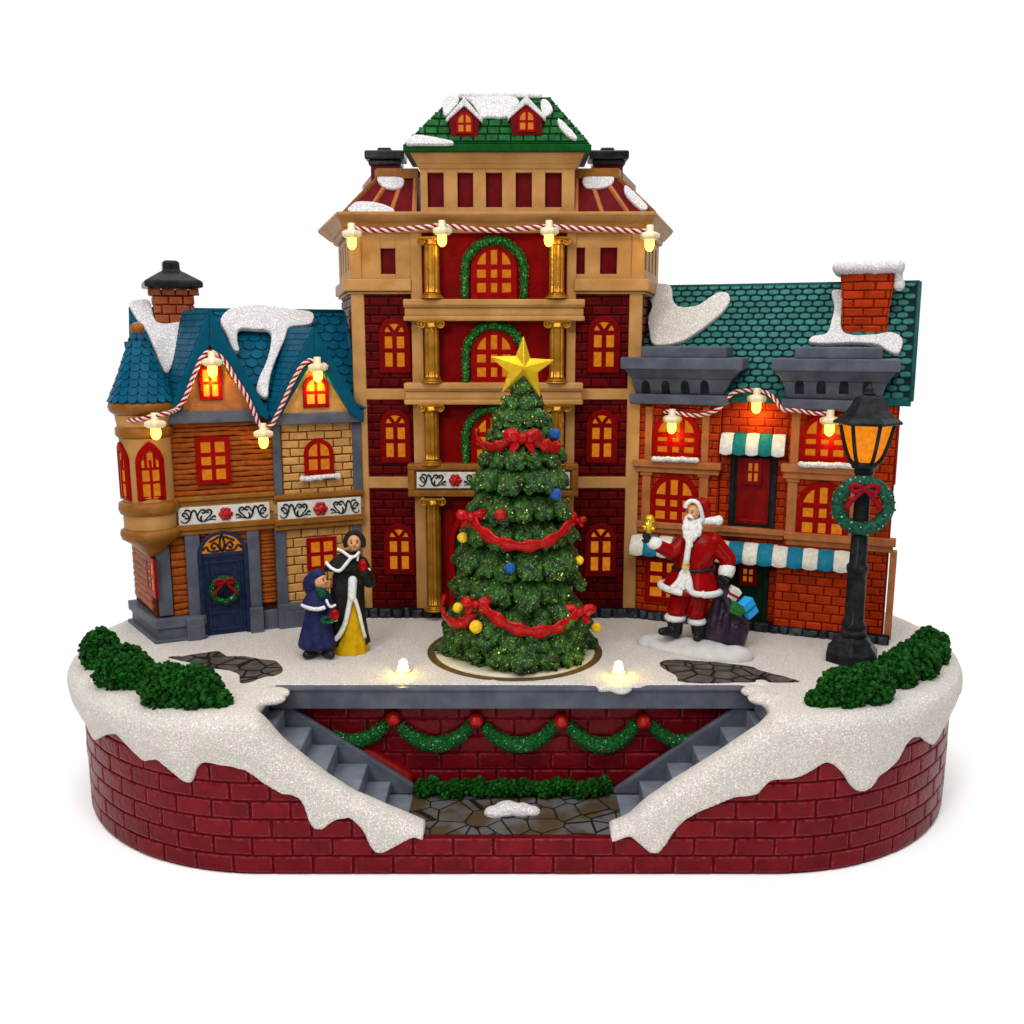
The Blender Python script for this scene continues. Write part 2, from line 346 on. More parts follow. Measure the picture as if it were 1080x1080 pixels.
def thing(name, loc, label, cat, rz=0.0, group=None):
    o = bpy.data.objects.new(name, None); COL.objects.link(o); o.empty_display_size = .01
    o.location = Vector(loc) * S; o.rotation_euler = (0, 0, rz)
    WM[o.name] = Matrix.Translation(Vector(loc)) @ Matrix.Rotation(rz, 4, 'Z')
    return tag(o, label, cat, group)
def copy_tree(o, loc, label, rz=None, parent=None):
    c = o.copy(); COL.objects.link(c)
    if parent is None:
        c.location = Vector(loc) * S; c['label'] = label
        if rz is not None: c.rotation_euler = (0, 0, rz)
    else: c.parent = parent
    for ch in [x for x in COL.objects if x.parent == o and x != c]: copy_tree(ch, None, None, None, c)
    return c

def catmull(pts, n=8):
    pts = [Vector(p) for p in pts]; out = []
    for i in range(len(pts) - 1):
        p0 = pts[max(i - 1, 0)]; p1 = pts[i]; p2 = pts[i + 1]; p3 = pts[min(i + 2, len(pts) - 1)]
        for k in range(n):
            t = k / n
            out.append(.5 * ((2 * p1) + (p2 - p0) * t + (2 * p0 - 5 * p1 + 4 * p2 - p3) * t * t + (3 * p1 - p0 - 3 * p2 + p3) * t ** 3))
    out.append(pts[-1]); return out

def arch(s0, s1, z0, z1, n=14, rise=None):
    r = (s1 - s0) / 2; rise = rise or min(r, z1 - z0); c = (s0 + s1) / 2; zs = z1 - rise
    return [(s0, z0)] + [(c - r * math.cos(math.pi * i / n), zs + rise * math.sin(math.pi * i / n)) for i in range(n + 1)] + [(s1, z0)]
def ogee(s0, s1, z0, z1, rise, n=7):
    c = (s0 + s1) / 2; h = (s1 - s0) / 2; L_ = [(s0, z0)]
    for i in range(n + 1):
        f = i / n; L_.append((s0 + h * (1 - math.cos(f * math.pi / 2)) ** .8, z1 - rise + rise * (math.sin(f * math.pi / 2) * .78 + .22 * f ** 2)))
    return L_ + [(2 * c - x, z) for x, z in L_[-2::-1]]
def archtop(s, s0, s1, z1, rise):
    r = (s1 - s0) / 2; c = (s0 + s1) / 2; x = min(1, abs(s - c) / r)
    return z1 - rise + rise * math.sqrt(max(0, 1 - x * x))

def bricks(m, P, s0, s1, z0, z1, bw, bh, g=1.4, dep=1.6, ins=1.3, keep=None, jit=.5, row0=0):
    """P(s, out, z) -> world; raised bricks with worn edges"""
    rows = max(1, round((z1 - z0) / bh)); bh = (z1 - z0) / rows
    for r in range(rows):
        x = s0 - (bw / 2 if (r + row0) % 2 else 0)
        while x < s1 - 1:
            a, b = max(x, s0) + g / 2, min(x + bw, s1) - g / 2
            za, zb = z0 + r * bh + g / 2, z0 + (r + 1) * bh - g / 2
            x += bw
            if b - a < 2.5 or (keep and not keep((a + b) / 2, (za + zb) / 2)): continue
            j = lambda: random.uniform(-jit, jit)
            n = max(1, int((b - a) / 12)); d = dep + random.uniform(-.4, .4)
            o = []; i_ = []
            top = [(a + (b - a) * k / n, zb) for k in range(n + 1)]; bot = [(b - (b - a) * k / n, za) for k in range(n + 1)]
            loop = top[::-1] + bot[::-1]
            cs, cz = (a + b) / 2, (za + zb) / 2
            L = len(loop); vs = []
            lj = [(s + j() * .5, z + j() * .5) for s, z in loop]
            def inset(p, k): return (p[0] + (k if p[0] < cs - 1e-6 and abs(p[0] - a) < 1.2 else -k if abs(p[0] - b) < 1.2 else 0), p[1] + (k if p[1] < cz else -k))
            for (s, z) in lj: vs.append(P(s, 0, z))
            for p in lj: q = inset(p, ins * .45); vs.append(P(q[0], d * .8, q[1]))
            for p in lj: q = inset(p, ins * 1.5); vs.append(P(q[0], d, q[1]))
            fs = []
            for lv in (0, 1):
                for k in range(L): k2 = (k + 1) % L; fs.append([lv * L + k, lv * L + k2, (lv + 1) * L + k2, (lv + 1) * L + k])
            for k in range(n): fs.append([2 * L + k, 2 * L + k + 1, 2 * L + 2 * n + 1 - k - 1, 2 * L + 2 * n + 1 - k])
            m.add(vs, fs, 0, False, wear=list(range(L, 2 * L)))

def shingles(m, O, ex, ew, width, length, tw, th, keep=None, rnd=.55, lift=2.2, g=.10, mi=0):
    """rows of round-ended tiles up a slope from O; ex along the eave, ew up the slope"""
    O, ex, ew = Vector(O), Vector(ex).normalized(), Vector(ew).normalized(); n = ex.cross(ew).normalized()
    if n.z < 0: n = -n
    rows = int(length / th) + 1
    for r in range(rows):
        off = (r % 2) * tw / 2
        k = -1
        while True:
            c = off + k * tw + tw / 2; k += 1
            if c > width + tw * .1: break
            if c < -tw * .1: continue
            w0 = r * th
            if w0 > length - th * .4: continue
            if keep and not keep(c, w0 + th * .5): continue
            j = random.uniform(-.04, .04) * tw; hw = tw * (.5 - g)
            pl = []
            for i in range(7):
                a = math.pi + math.pi * i / 6; pl.append((c + j + hw * math.cos(a) * 1.0, w0 + th * rnd + th * rnd * math.sin(a)))
            pl += [(c + j + hw, min(w0 + th * 1.05, length)), (c + j - hw, min(w0 + th * 1.05, length))]
            pl = [(min(max(s, 0), width), w) for s, w in pl]
            top = []; bt = []
            for s, w in pl:
                f = (w - w0) / (th * 1.1); top.append(O + ex * s + ew * w + n * (lift * (1 - .75 * f) + .3)); bt.append(O + ex * s + ew * w)
            L = len(pl)
            m.add(top + bt, [list(range(L))] + [[i, (i + 1) % L, L + (i + 1) % L, L + i] for i in range(L)], mi)

def window(F, parent, u0, v0, u1, v1, t, kind='arch6', fw=.19, dep=4.0, fm='winred', pm='pane', name='window', bar=.145):
    s0, s1, z0, z1 = F.rect(u0, v0, u1, v1, t + dep); w = s1 - s0; f = fw * w; b = bar * w
    m = MB(); p = MB()
    if kind.startswith('arch') or kind == 'gothic':
        rise = w / 2 if kind != 'gothic' else w * .62
        if kind == 'arch9': rise = w * .5
        O = arch(s0, s1, z0, z1, 14, rise); I = arch(s0 + f, s1 - f, z0 + f, z1 - f, 14, rise * (w - 2 * f) / w)
    else:
        O = [(s0, z0), (s0, z1), (s1, z1), (s1, z0)]; I = [(s0 + f, z0 + f), (s0 + f, z1 - f), (s1 - f, z1 - f), (s1 - f, z0 + f)]
        rise = 0
    m.ring(F, O, I, t - 1, t + dep)
    a0, a1, b0, b1 = s0 + f, s1 - f, z0 + f, z1 - f; ir = rise * (w - 2 * f) / w if rise else 0
    def tz(s): return archtop(s, a0, a1, b1, ir) if ir else b1
    tb0, tb1 = t - .5, t + dep - .4
    def vb(s, zt=None): m.box(F, s - b / 2, s + b / 2, tb0, tb1, b0 - .5, (tz(s) if zt is None else zt) + .5)
    def hb(z, aa=a0, bb=a1):
        if ir and z > b1 - ir:
            x = math.sqrt(max(0, 1 - ((z - (b1 - ir)) / ir) ** 2)) * (a1 - a0) / 2; c = (a0 + a1) / 2; aa, bb = c - x, c + x
        m.box(F, aa - .5, bb + .5, tb0, tb1 - .15, z - b / 2, z + b / 2)
    c = (a0 + a1) / 2; H = b1 - b0
    if kind == 'arch6':
        zs = b1 - ir * 1.05; vb(c, zs); hb(zs); hb(b0 + (zs - b0) / 2)
        for sg in (-1, 1):
            e = c + sg * (a1 - a0) * .30; ze = tz(e)
            m.prism(F, [(c - b * .5, zs), (c + b * .5, zs), (e + b * .5, ze + .5), (e - b * .5, ze + .5)], tb0, tb1 - .3)
    elif kind == 'arch4': vb(c); hb(b0 + H * .46)
    elif kind == 'arch9':
        for k in (1, 2): vb(a0 + (a1 - a0) * k / 3)
        hb(b1 - ir * .98); hb(b0 + (b1 - ir - b0) * .48)
    elif kind == 'gothic':
        zs = b0 + H * .58; vb(c, zs + H * .12); hb(b0 + H * .3); hb(zs)
        m.ball(F.w(c, t + dep * .6, zs + H * .17), (b * .9,) * 3, 1); m.ring(F, arch(c - w * .20, c + w * .20, zs, b1, 8), arch(c - w * .20 + b, c + w * .20 - b, zs, b1 - b, 8), tb0, tb1, closed=False)
    elif kind == 'sq23': vb(c); hb(b0 + H / 3); hb(b0 + 2 * H / 3)
    elif kind == 'sq22': vb(c); hb(b0 + H / 2)
    elif kind == 'sq33':
        for k in (1, 2): vb(a0 + (a1 - a0) * k / 3); hb(b0 + H * k / 3)
    o = m.build(name, fm, parent, bevel=.55, sharp=50)
    p.prism(F, I, t - .8, t + dep * .62)
    p.build('pane', pm, o)
    return o

def rope(pts, rad=2.3, pitch=17.0, name='twisted_rope', label='', group=None):
    """two strands twisted round each other along pts"""
    P = catmull(pts, 14); m = MB(); L = [0]
    for a, b in zip(P, P[1:]): L.append(L[-1] + (b - a).length)
    tot = L[-1]; n = int(tot / 2.0)
    def at(d):
        for i in range(len(L) - 1):
            if L[i + 1] >= d: f = (d - L[i]) / max(1e-6, L[i + 1] - L[i]); return P[i].lerp(P[i + 1], f)
        return P[-1]
    for st in range(4):
        q = []
        for k in range(n + 1):
            d = tot * k / n; c = at(d); t = (at(min(tot, d + 1)) - at(max(0, d - 1))).normalized()
            a = (Vector((0, 0, 1)) - t * t.z).normalized(); b = t.cross(a); th = 2 * math.pi * d / pitch + st * math.pi / 2
            q.append(c + (a * math.cos(th) + b * math.sin(th)) * rad * .52)
        m.tube(q, rad * .56, 7, mi=st % 2)
    o = m.build(name, ['ribbonlit', 'ropewhite'])
    return tag(o, label, 'rope', group)

def crumbs(m, centers, n, r0, r1, seed=1, up=None):
    """crumbly foam: small lumps over a set of lobes (centre, radii)"""
    rnd = random.Random(seed)
    tot = sum(a[0] * a[2] for c, a in centers)
    for c, a in centers:
        k = max(6, int(n * a[0] * a[2] / tot)); c = Vector(c)
        m.ball(c, (a[0] * .9, a[1] * .9, a[2] * .9), 2)
        for i in range(k):
            z = 1 - 2 * (i + .5) / k; ph = i * 2.399963 + rnd.random() * .5; rr = math.sqrt(1 - z * z); d = Vector((rr * math.cos(ph), rr * math.sin(ph), z))
            if d.z < -.55: continue
            q = c + Vector((d.x * a[0], d.y * a[1], d.z * a[2])) * rnd.uniform(.88, 1.08)
            s = rnd.uniform(r0, r1); m.ball(q, (s * rnd.uniform(.8, 1.25), s * rnd.uniform(.8, 1.25), s), 1, sm=False, jit=.5)

def snowpatch(F3, poly, th, parent, name='snow_patch', vox=1.6, mi='snowroof', sm=4):
    """poly: world points on a slope; F3: slope normal"""
    n = Vector(F3).normalized(); L = len(poly); m = MB()
    m.add([p + n * th for p in poly] + [p - n * 1.5 for p in poly], [list(range(L)), list(range(2 * L - 1, L - 1, -1))] + [[i, i + L, (i + 1) % L + L, (i + 1) % L] for i in range(L)])
    return m.build(name, mi, parent, remesh=vox, smooth=sm)
def smoothpoly(pts, n=4):
    P = [Vector((p[0], p[1], 0)) for p in pts]; P = P[-2:] + P + P[:3]; c = catmull(P, n); k = 2 * n
    return [(p.x, p.y) for p in c[k:k + len(pts) * n]]

# ---------------------------------------------------------------- the surface
HB = 187.0     # height of the snowy plateau
g = MB(); g.add([(-1500, -900, -.6), (1500, -900, -.6), (1500, 900, -.6), (-1500, 900, -.6)], [[0, 1, 2, 3]])
tag(g.build('ground', 'ground', origin=(0, 0, 0)), 'seamless white surface the display piece stands on', 'surface', kind='structure')
# ---------------------------------------------------------------- display base
RR, CX, CXL = 300.0, 299.0, 286.0
def per(q):
    sg = 1 if q >= 0 else -1; a = abs(q); CX = globals()['CX'] if sg > 0 else CXL
    if a <= CX: return Vector((sg * a, 0, 0)), Vector((0, -1, 0))
    th = (a - CX) / RR
    if th <= math.pi: n = Vector((sg * math.sin(th), -math.cos(th), 0)); return Vector((sg * CX, RR, 0)) + n * RR, n
    b = a - CX - math.pi * RR; return Vector((sg * (CX - b), 2 * RR, 0)), Vector((0, 1, 0))
QB = CX + math.pi * RR + CX
def wallhit(u, v, off=0):
    d = ray(u, v); dh = Vector((d.x, d.y, 0)); 
    def dist(k):
        p = CAM + d * k; x = max(-CXL, min(CX, p.x)); return math.hypot(p.x - x, p.y - RR) - RR - off
    k = .6
    while dist(k) > 0 and k < 2.2: k += .002
    if k >= 2.2: # grazing: closest approach
        k = min((dist(.8 + i * .002), .8 + i * .002) for i in range(500))[1]
    p = CAM + d * k
    if -CXL <= p.x <= CX: return p.x, p.z
    sg = 1 if p.x > 0 else -1; c_ = CX if sg > 0 else CXL; th = math.atan2(abs(p.x) - c_, -(p.y - RR)); return sg * (c_ + RR * th), p.z
low_l = [(88,762),(97,783),(109,777),(121,776),(134,790),(149,805),(164,803),(182,818),(192,826),(199,829),(203,826),(204,814),(212,806),(227,808),(245,811),(260,815),(278,829),(297,840),(307,841),(316,844),(321,855),(325,870),(331,877),(339,878),(346,872),(354,867),(369,864),(382,877),(390,896),(397,902),(404,902),(415,896),(434,886),(449,878)]
low_r = [(1001,763),(996,772),(987,788),(981,785),(974,779),(965,780),(958,787),(950,803),(939,814),(929,821),(922,832),(914,837),(906,837),(900,832),(889,816),(880,808),(871,806),(857,815),(845,821),(835,823),(813,825),(806,833),(800,841),(789,842),(777,843),(759,850),(737,859),(722,868),(712,879),(703,893),(694,903),(686,902),(676,893),(665,884),(652,879),(642,876)]
LOW = sorted([wallhit(u, v, 9) for u, v in low_l + low_r])
qmin, qmax = LOW[0][0], LOW[-1][0]
for k in range(1, 40):
    zz = 128 + 14 * math.sin(k * 1.9) + 10 * math.sin(k * .8)
    LOW += [(qmin - k * 34, zz), (qmax + k * 34, zz)]
LOW.sort()
def interp(T, x):
    if x <= T[0][0]: return T[0][1]
    for a, b in zip(T, T[1:]):
        if x <= b[0]: f = (x - a[0]) / max(1e-6, b[0] - a[0]); return a[1] + (b[1] - a[1]) * f
    return T[-1][1]
top_l = [(276,757),(297,781),(319,799),(345,819),(375,838),(410,853),(430,861),(449,869)]
top_r = [(800,768),(780,781),(759,795),(727,815),(709,826),(683,844),(662,863),(642,871)]
HT = []
for u, v in top_l + top_r:
    p = ony(u, v, 20); HT.append((p.x, min(HB, p.z)))
HT = sorted(HT); xl_, xr_ = HT[0][0], HT[-1][0]
HT = [(xl_ - 16, HB)] + HT + [(xr_ + 16, HB)]
XTL = max(x for x, z in HT if x < 0); XTR = min(x for x, z in HT if x > 0)
def htop(q):
    if abs(q) > CX: return HB
    if XTL < q < XTR: return 49
    return interp(HT, q)
base = thing('display_base', (0, 300, 0), 'rounded red brick base topped with glittery snow, grey stairs and a sunken paved stage', 'display base')
# core wall (mortar) following the snow line
m = MB(); N_ = 360; vs = []; fs = []
for i in range(N_ + 1):
    q = -QB + 2 * QB * i / N_; p, n = per(q); h = htop(q) - 4; h = 48.5 if (XTL - 12 < q < XTR + 12) else h
    vs += [Vector((p.x, p.y, 0)), Vector((p.x, p.y, h)), Vector((p.x, p.y, h)) - n * 26, Vector((p.x, p.y, 0)) - n * 26]
for i in range(N_): fs += [[4 * i, 4 * i + 4, 4 * i + 5, 4 * i + 1], [4 * i + 1, 4 * i + 5, 4 * i + 6, 4 * i + 2], [4 * i + 2, 4 * i + 6, 4 * i + 7, 4 * i + 3]]
m.add(vs, fs)
core = m.build('wall', 'redmortar', base)
m = MB()
def PB(s, o, z): p, n = per(s); return Vector((p.x, p.y, z)) + n * (o + .2)
bricks(m, PB, -QB + 24, QB - 24, 1, 180, 46, 22.3, g=2.1, dep=2.3, ins=2.0, keep=lambda s, z: z < (47 if XTL - 12 < s < XTR + 12 else htop(s) - 20))
m.build('brickwork', 'redbrick', core)
# sunken stage
m = MB(); m.box(W, -300, 300, -118, -1, 30, 49)
m.build('stage_floor', 'stage', base)
m = MB(); m.box(W, -300, 300, -140, -119, 0, 164)
bw = m.build('back_wall', 'redmortar', base)
m = MB(); bricks(m, lambda s, o, z: Vector((s, 119 - o, z)), -296, 296, 50, 163, 46, 22.4, g=2.4, dep=2.2, ins=1.8)
m.build('brickwork', 'redbrick', bw)
m = MB()
s0, _ = Frame(0, 93, 0).px(285, 740, 0); s1, _ = Frame(0, 93, 0).px(806, 740, 0)
m.box(W, s0, s1, -126, -93, 163, 189.5); m.box(W, s0 + 5, s1 - 4, -126, -90.6, 186.6, 190.6)
m.build('stone_ledge', 'grey', base, bevel=1.2)
# stairs
def stairs(sg):
    m = MB(); x0 = 104 if sg > 0 else -110
    for i in range(7):
        u_, v_ = ((436.5, 842), (412, 824), (388, 805), (356, 785), (329, 766.5), (300, 748), (276, 731))[i] if sg < 0 else ((649, 841), (674, 823), (703, 804), (730, 786), (759, 766), (787, 749), (812, 732))[i]
        q_ = ony(u_, v_, 97); a = q_.x; b = sg * 296
        m.box(W, min(a, b), max(a, b), -97 + .05 * i, -14 - .05 * i, 49.2 + (.05 * i), q_.z)
    return m.build('staircase', 'stair', base, bevel=1.6)
stairs(-1); stairs(1)
for sg in (-1, 1):
    m = MB(); x0 = 104 if sg > 0 else -110
    A_ = ony(*((436, 828) if sg < 0 else (646, 834)), 98); B_ = ony(*((312, 750) if sg < 0 else (768, 752)), 98); k_ = (162.5 - A_.z) / (B_.z - A_.z); m.prism(W, [(A_.x, 49), (A_.x, A_.z), (A_.x + (B_.x - A_.x) * k_, 162.5), (sg * 292, 162.5), (sg * 292, 49)], -106, -97.2)
    m.build('stringer', 'grey', base, bevel=2)
m = MB(); m.cap(ony(386, 795, 118), ony(428, 820, 118), 12, 13)
tag(m.build('handrail', 'doorred', base, remesh=1.5, smooth=3), 'glossy red rounded rail end behind the left stairs', None)

# snow blanket: plateau plus dripping rim, fused into one skin
m = MB()
poly = []
def pl(q, o=0): p, n = per(q); return (p.x + n.x * o, p.y + n.y * o)
qs = [(-QB + 2 * QB * i / 240) for i in range(240)]
A_ = [pl(q, -2) for q in qs]
pts_top = []; 
notchL, notchR = s0 + 2, s1 - 2
qf = [q for q in qs if not (notchL < q < notchR)]
ringp = [pl(q, -2) for q in [q for q in qf if q >= notchR]] + [pl(q, -2) for q in [q for q in qf if q <= notchL]]
ringp += [(notchL, -0.0), (notchL, 100), (notchR, 100), (notchR, 0)]
m.prism(Frame(0, 0, 0), [(x, z) for x, z in ringp], 0, 1)  # placeholder replaced below
m = MB(); n = len(ringp)
m.add([Vector((x, y, 192)) for x, y in ringp] + [Vector((x, y, 176)) for x, y in ringp],
      [list(range(n)), list(range(2 * n - 1, n - 1, -1))] + [[i, i + n, (i + 1) % n + n, (i + 1) % n] for i in range(n)])
def section(q):
    p, nn = per(q); h = htop(q); zl = interp(LOW, q); full = h > HB - 1 and abs(q) > 270
    zl = min(zl, h - 8)
    P_ = lambda o, z: Vector((p.x, p.y, z)) + nn * o
    wob = 2.5 * noise.noise(Vector((q * .03, 1.3, 0))) + 1.5 * noise.noise(Vector((q * .09, 7, 0)))
    if full: w, bul, th = 62, 15, 4
    else: w, bul, th = 31, 9.5, 6
    f = min(1, max(0, (abs(q) - 230) / 120)); bul = 9.5 + (9.5 if q < 0 else 4.5) * f; 
    zm = (h + zl) / 2
    return [P_(-w, h - 9), P_(-w + 1, h + (4 if full else 0)), P_(-w * .6, h + th + wob), P_(-w * .25, h + th + 1 + wob), P_(0, h + th - 1 + wob),
            P_(bul * .7, h - 1 + wob), P_(bul, h - 10 if h - 10 > zm else zm + 2), P_(bul + wob * .4, zm), P_(8.5, zl + (zm - zl) * .35), P_(8, zl + 3), P_(6.5, zl + .8), P_(3.5, zl), P_(-1, zl + 3), P_(-2, zm), P_(-4, h - 10)]
def strip(q0, q1, step=3.0):
    k = int((q1 - q0) / step); rr = [section(q0 + (q1 - q0) * i / k) for i in range(k + 1)]
    m.loft(rr, 0, True)
strip(XTR, QB, 3.2); strip(-QB, XTL, 3.2)
# snow lumps where the blanket meets the ledge and stair heads
for u, v, r in ((281,744,13),(274,755,12),(289,731,9),(805,742,12),(812,734,10),(816,750,14),(636,725,7),(655,727,9),(671,724,7),(620,722,6),(690,720,6),(435,721,5),(520,720,5)):
    p = onz(u, v, 190); p.y = max(p.y, 20); m.ball((p.x, max(p.y, 84) if 300 < u < 795 else p.y + 40, 189), (r * 1.5, r * 1.2, 5 if 300 < u < 795 else r * .55))
snow = m.build('snow_blanket', 'snow', base, remesh=3.0, smooth=5)
# loose snow clump on the stage edge
m = MB()
for u, v, rx, rz in ((522,858,14,7),(535,855,18,9),(550,856,15,8),(561,857,11,6)):
    p = onz(u, v, 49); m.ball((p.x, p.y, 50), (rx, rx * .8, rz * 1.2))
m.build('snow_patch', 'snowroof', base, remesh=1.6, smooth=3)
# paving patches showing through the snow
def patch(px, z, name='paving'):
    P = smoothpoly([(onz(u, v, z).x, onz(u, v, z).y) for u, v in px], 3); m = MB(); n = len(P)
    P = [(x + random.uniform(-1, 1), y + random.uniform(-1, 1)) for x, y in P]
    m.add([Vector((x, y, z)) for x, y in P] + [Vector((x, y, z - 4)) for x, y in P], [list(range(n))] + [[i, i + n, (i + 1) % n + n, (i + 1) % n] for i in range(n)])
    m.build(name, 'paving', base)
patch([(178,693),(192,692),(205,690),(218,688),(231,687),(240,692),(258,692),(274,695),(290,697),(298,706),(292,711),(280,713),(268,717),(262,719),(254,719),(252,711),(240,706),(216,703),(200,698)], 193.2)
patch([(696,701),(704,696),(740,697),(786,702),(806,708),(834,715),(840,719),(780,719),(722,719),(712,711)], 193.2)
# turntable set into the snow
tcen = onz(543, 693, 190); TX, TY = tcen.x, 228
m = MB(); m.lathe((TX, TY, 0), [(90, 186), (118, 186), (118, 192.6), (106, 192.8), (90, 192.8)], 64)
m.build('turntable_groove', 'olive', base)
m = MB(); m.lathe((TX, TY, 0), [(40, 190), (107, 190), (108, 191), (108, 194.5), (106, 195.6), (98, 196), (40, 196)], 64)
m.build('turntable', 'cream', base)

# ---------------------------------------------------------------- hedges, garlands on the base
def hedge(lobes, label, seed, n=520, r0=2.2, r1=4.0, cat='hedge', group=None, name='hedge', z=190):
    m = MB(); C = []
    for u, v, rx, rz in lobes:
        p = onz(u, v, z); k = 1.0; C.append(((p.x, p.y, z + rz * .55), (rx, rx * .85, rz)))
    crumbs(m, C, n, r0, r1, seed)
    return tag(m.build(name, 'hedge'), label, cat, group)
hedge([(107,703,23,32),(112,698,20,26),(132,722,33,31),(148,724,22,24),(178,740,30,29),(206,742,30,29),(229,744,16,13)], 'crumbly dark green hedge curving along the left rim of the snow', 3, 2600)
hedge([(979,693,24,25),(984,700,18,20),(962,713,30,28),(944,722,25,26),(915,738,28,27),(888,741,28,26),(864,744,14,11)], 'crumbly dark green hedge curving along the right rim below the street lamp', 4, 2600)
m = MB(); C = []
for i in range(17):
    u = 443 + i * 12.2; p = onz(u, 850, 49); C.append(((p.x, 92 + 3 * math.sin(i * 2.1), 49 + 10 + 2 * math.sin(i * 1.7)), (9, 9, 11 + 2 * math.sin(i * 2.9))))
crumbs(m, C, 900, 2.0, 3.6, 8)
tag(m.build('hedge', 'hedge'), 'low clipped hedge along the back of the sunken stage under the swags', 'hedge')

def swag(px, y, rad, label, seed, mt='garland', name='garland_swag', grp='garland swags on the sunken brick wall'):
    rnd = random.Random(seed); P = catmull([ony(u, v, y) for u, v in px], 10); m = MB(); n = len(P)
    rr = [rad * (.75 + .5 * math.sin(math.pi * i / (n - 1))) for i in range(n)]
    m.tube(P, [r * .9 for r in rr], 10)
    for i, p in enumerate(P):
        for k in range(16):
            d = Vector((rnd.gauss(0, 1), rnd.gauss(0, 1), rnd.gauss(0, 1))).normalized(); c = p + d * rr[i] * .85
            rot = d.to_track_quat('Z', 'Y').to_matrix(); s = rnd.uniform(.9, 1.5)
            m.ball(c, (s * .8, s * .8, s * 1.7), 1, sm=False, rot=rot, jit=.3)
    return tag(m.build(name, mt), label, 'garland', grp)
swag([(352,775),(368,781),(385,779),(398,772),(407,763)], 111, 8.5, 'short green garland swag partly behind the left stairs', 1)
swag([(421,764),(432,775),(450,784),(468,784),(485,776),(496,764)], 111, 9.0, 'green garland swag between first and second red balls from left', 2)
swag([(510,765),(522,777),(540,785),(558,784),(574,776),(586,762)], 111, 9.0, 'green garland swag in the middle of the sunken wall', 3)
swag([(600,764),(610,776),(626,785),(644,785),(660,776),(671,762)], 111, 9.0, 'green garland swag between third and fourth red balls from left', 4)
swag([(687,764),(697,774),(712,782),(730,781),(744,774),(752,766)], 111, 8.5, 'green garland swag ending at the right stairs', 5)
for (u, v), lb in zip(((415,758),(502,760),(592,761),(679,761)), ('red ball by the left stairs, leftmost of the four under the ledge', 'second red ball from left under the grey ledge', 'third red ball from left under the grey ledge', 'red ball toward the right stairs, rightmost of the four under the ledge')):
    p = ony(u, v, 109); m = MB(); m.ball(p, 9.3, 3, jit=.15)
    tag(m.build('ball_ornament', 'redball'), lb, 'ornament', 'red balls between the garland swags')
# ---------------------------------------------------------------- shared ornament: scroll frieze, columns, rock footing
def scrolls(m, F, s0, s1, z0, z1, t, mir=False, rad=1.15):
    """black painted vine scrollwork in the box"""
    w, h = s1 - s0, z1 - z0
    strokes = [[(.0,.22),(.05,.04),(.14,.02),(.22,.18),(.27,.45),(.30,.75),(.37,.95),(.43,.80),(.46,.50),(.50,.20),(.58,.04),(.68,.06),(.82,.14),(1.,.10)],
               [(.24,.30),(.20,.62),(.11,.78),(.05,.68),(.08,.52),(.14,.55)], [(.26,.38),(.17,.34),(.10,.40)], [(.30,.80),(.22,.98),(.14,.97),(.10,.9)],
               [(.47,.45),(.53,.78),(.60,.95),(.68,.90),(.69,.74),(.63,.68),(.60,.78)], [(.60,.05),(.56,.30),(.60,.50)],
               [(.66,.07),(.76,.30),(.86,.56),(.88,.80),(.80,.93),(.73,.82),(.77,.70),(.82,.74)], [(.80,.14),(.90,.34),(.97,.40),(.98,.28)]]
    for st in strokes:
        P = [((1 - x) if mir else x, y) for x, y in st]
        Q = catmull([F.w(s0 + w * x, t, z0 + h * y) for x, y in P], 5); n = len(Q)
        m.tube(Q, [rad * (.6 + .6 * math.sin(math.pi * i / (n - 1))) for i in range(n)], 6)
def frieze(F, parent, u0, v0, u1, v1, t, ur, slope=True):
    """white panel, black scrolls either side of a red rose at pixel column ur"""
    s0, s1, z0, z1 = F.rect(u0, v0, u1, v1, t); sr = F.px(ur, (v0 + v1) / 2, t)[0]
    m = MB(); m.box(F, s0, s1, t - 4, t, z0, z1); pn = m.build('frieze_panel', 'white', parent, bevel=.5)
    m = MB(); r = (z1 - z0) * .5; pad = (z1 - z0) * .13
    scrolls(m, F, s0 + 3, sr - r * 1.1, z0 + pad, z1 - pad, t + .3); scrolls(m, F, sr + r * 1.1, s1 - 3, z0 + pad, z1 - pad, t + .3, True)
    m.build('scrollwork', 'blackgloss', pn)
    m = MB(); c = (z0 + z1) / 2
    m.ball(F.w(sr, t + .5, c), (r * .55, r * .4, r * .55), 2)
    for k in range(6):
        a = k * math.pi / 3; m.ball(F.w(sr + math.cos(a) * r * .48, t + .2, c + math.sin(a) * r * .48), (r * .34, r * .34, r * .34), 2, jit=.3)
    m.build('rose', 'redball', pn)
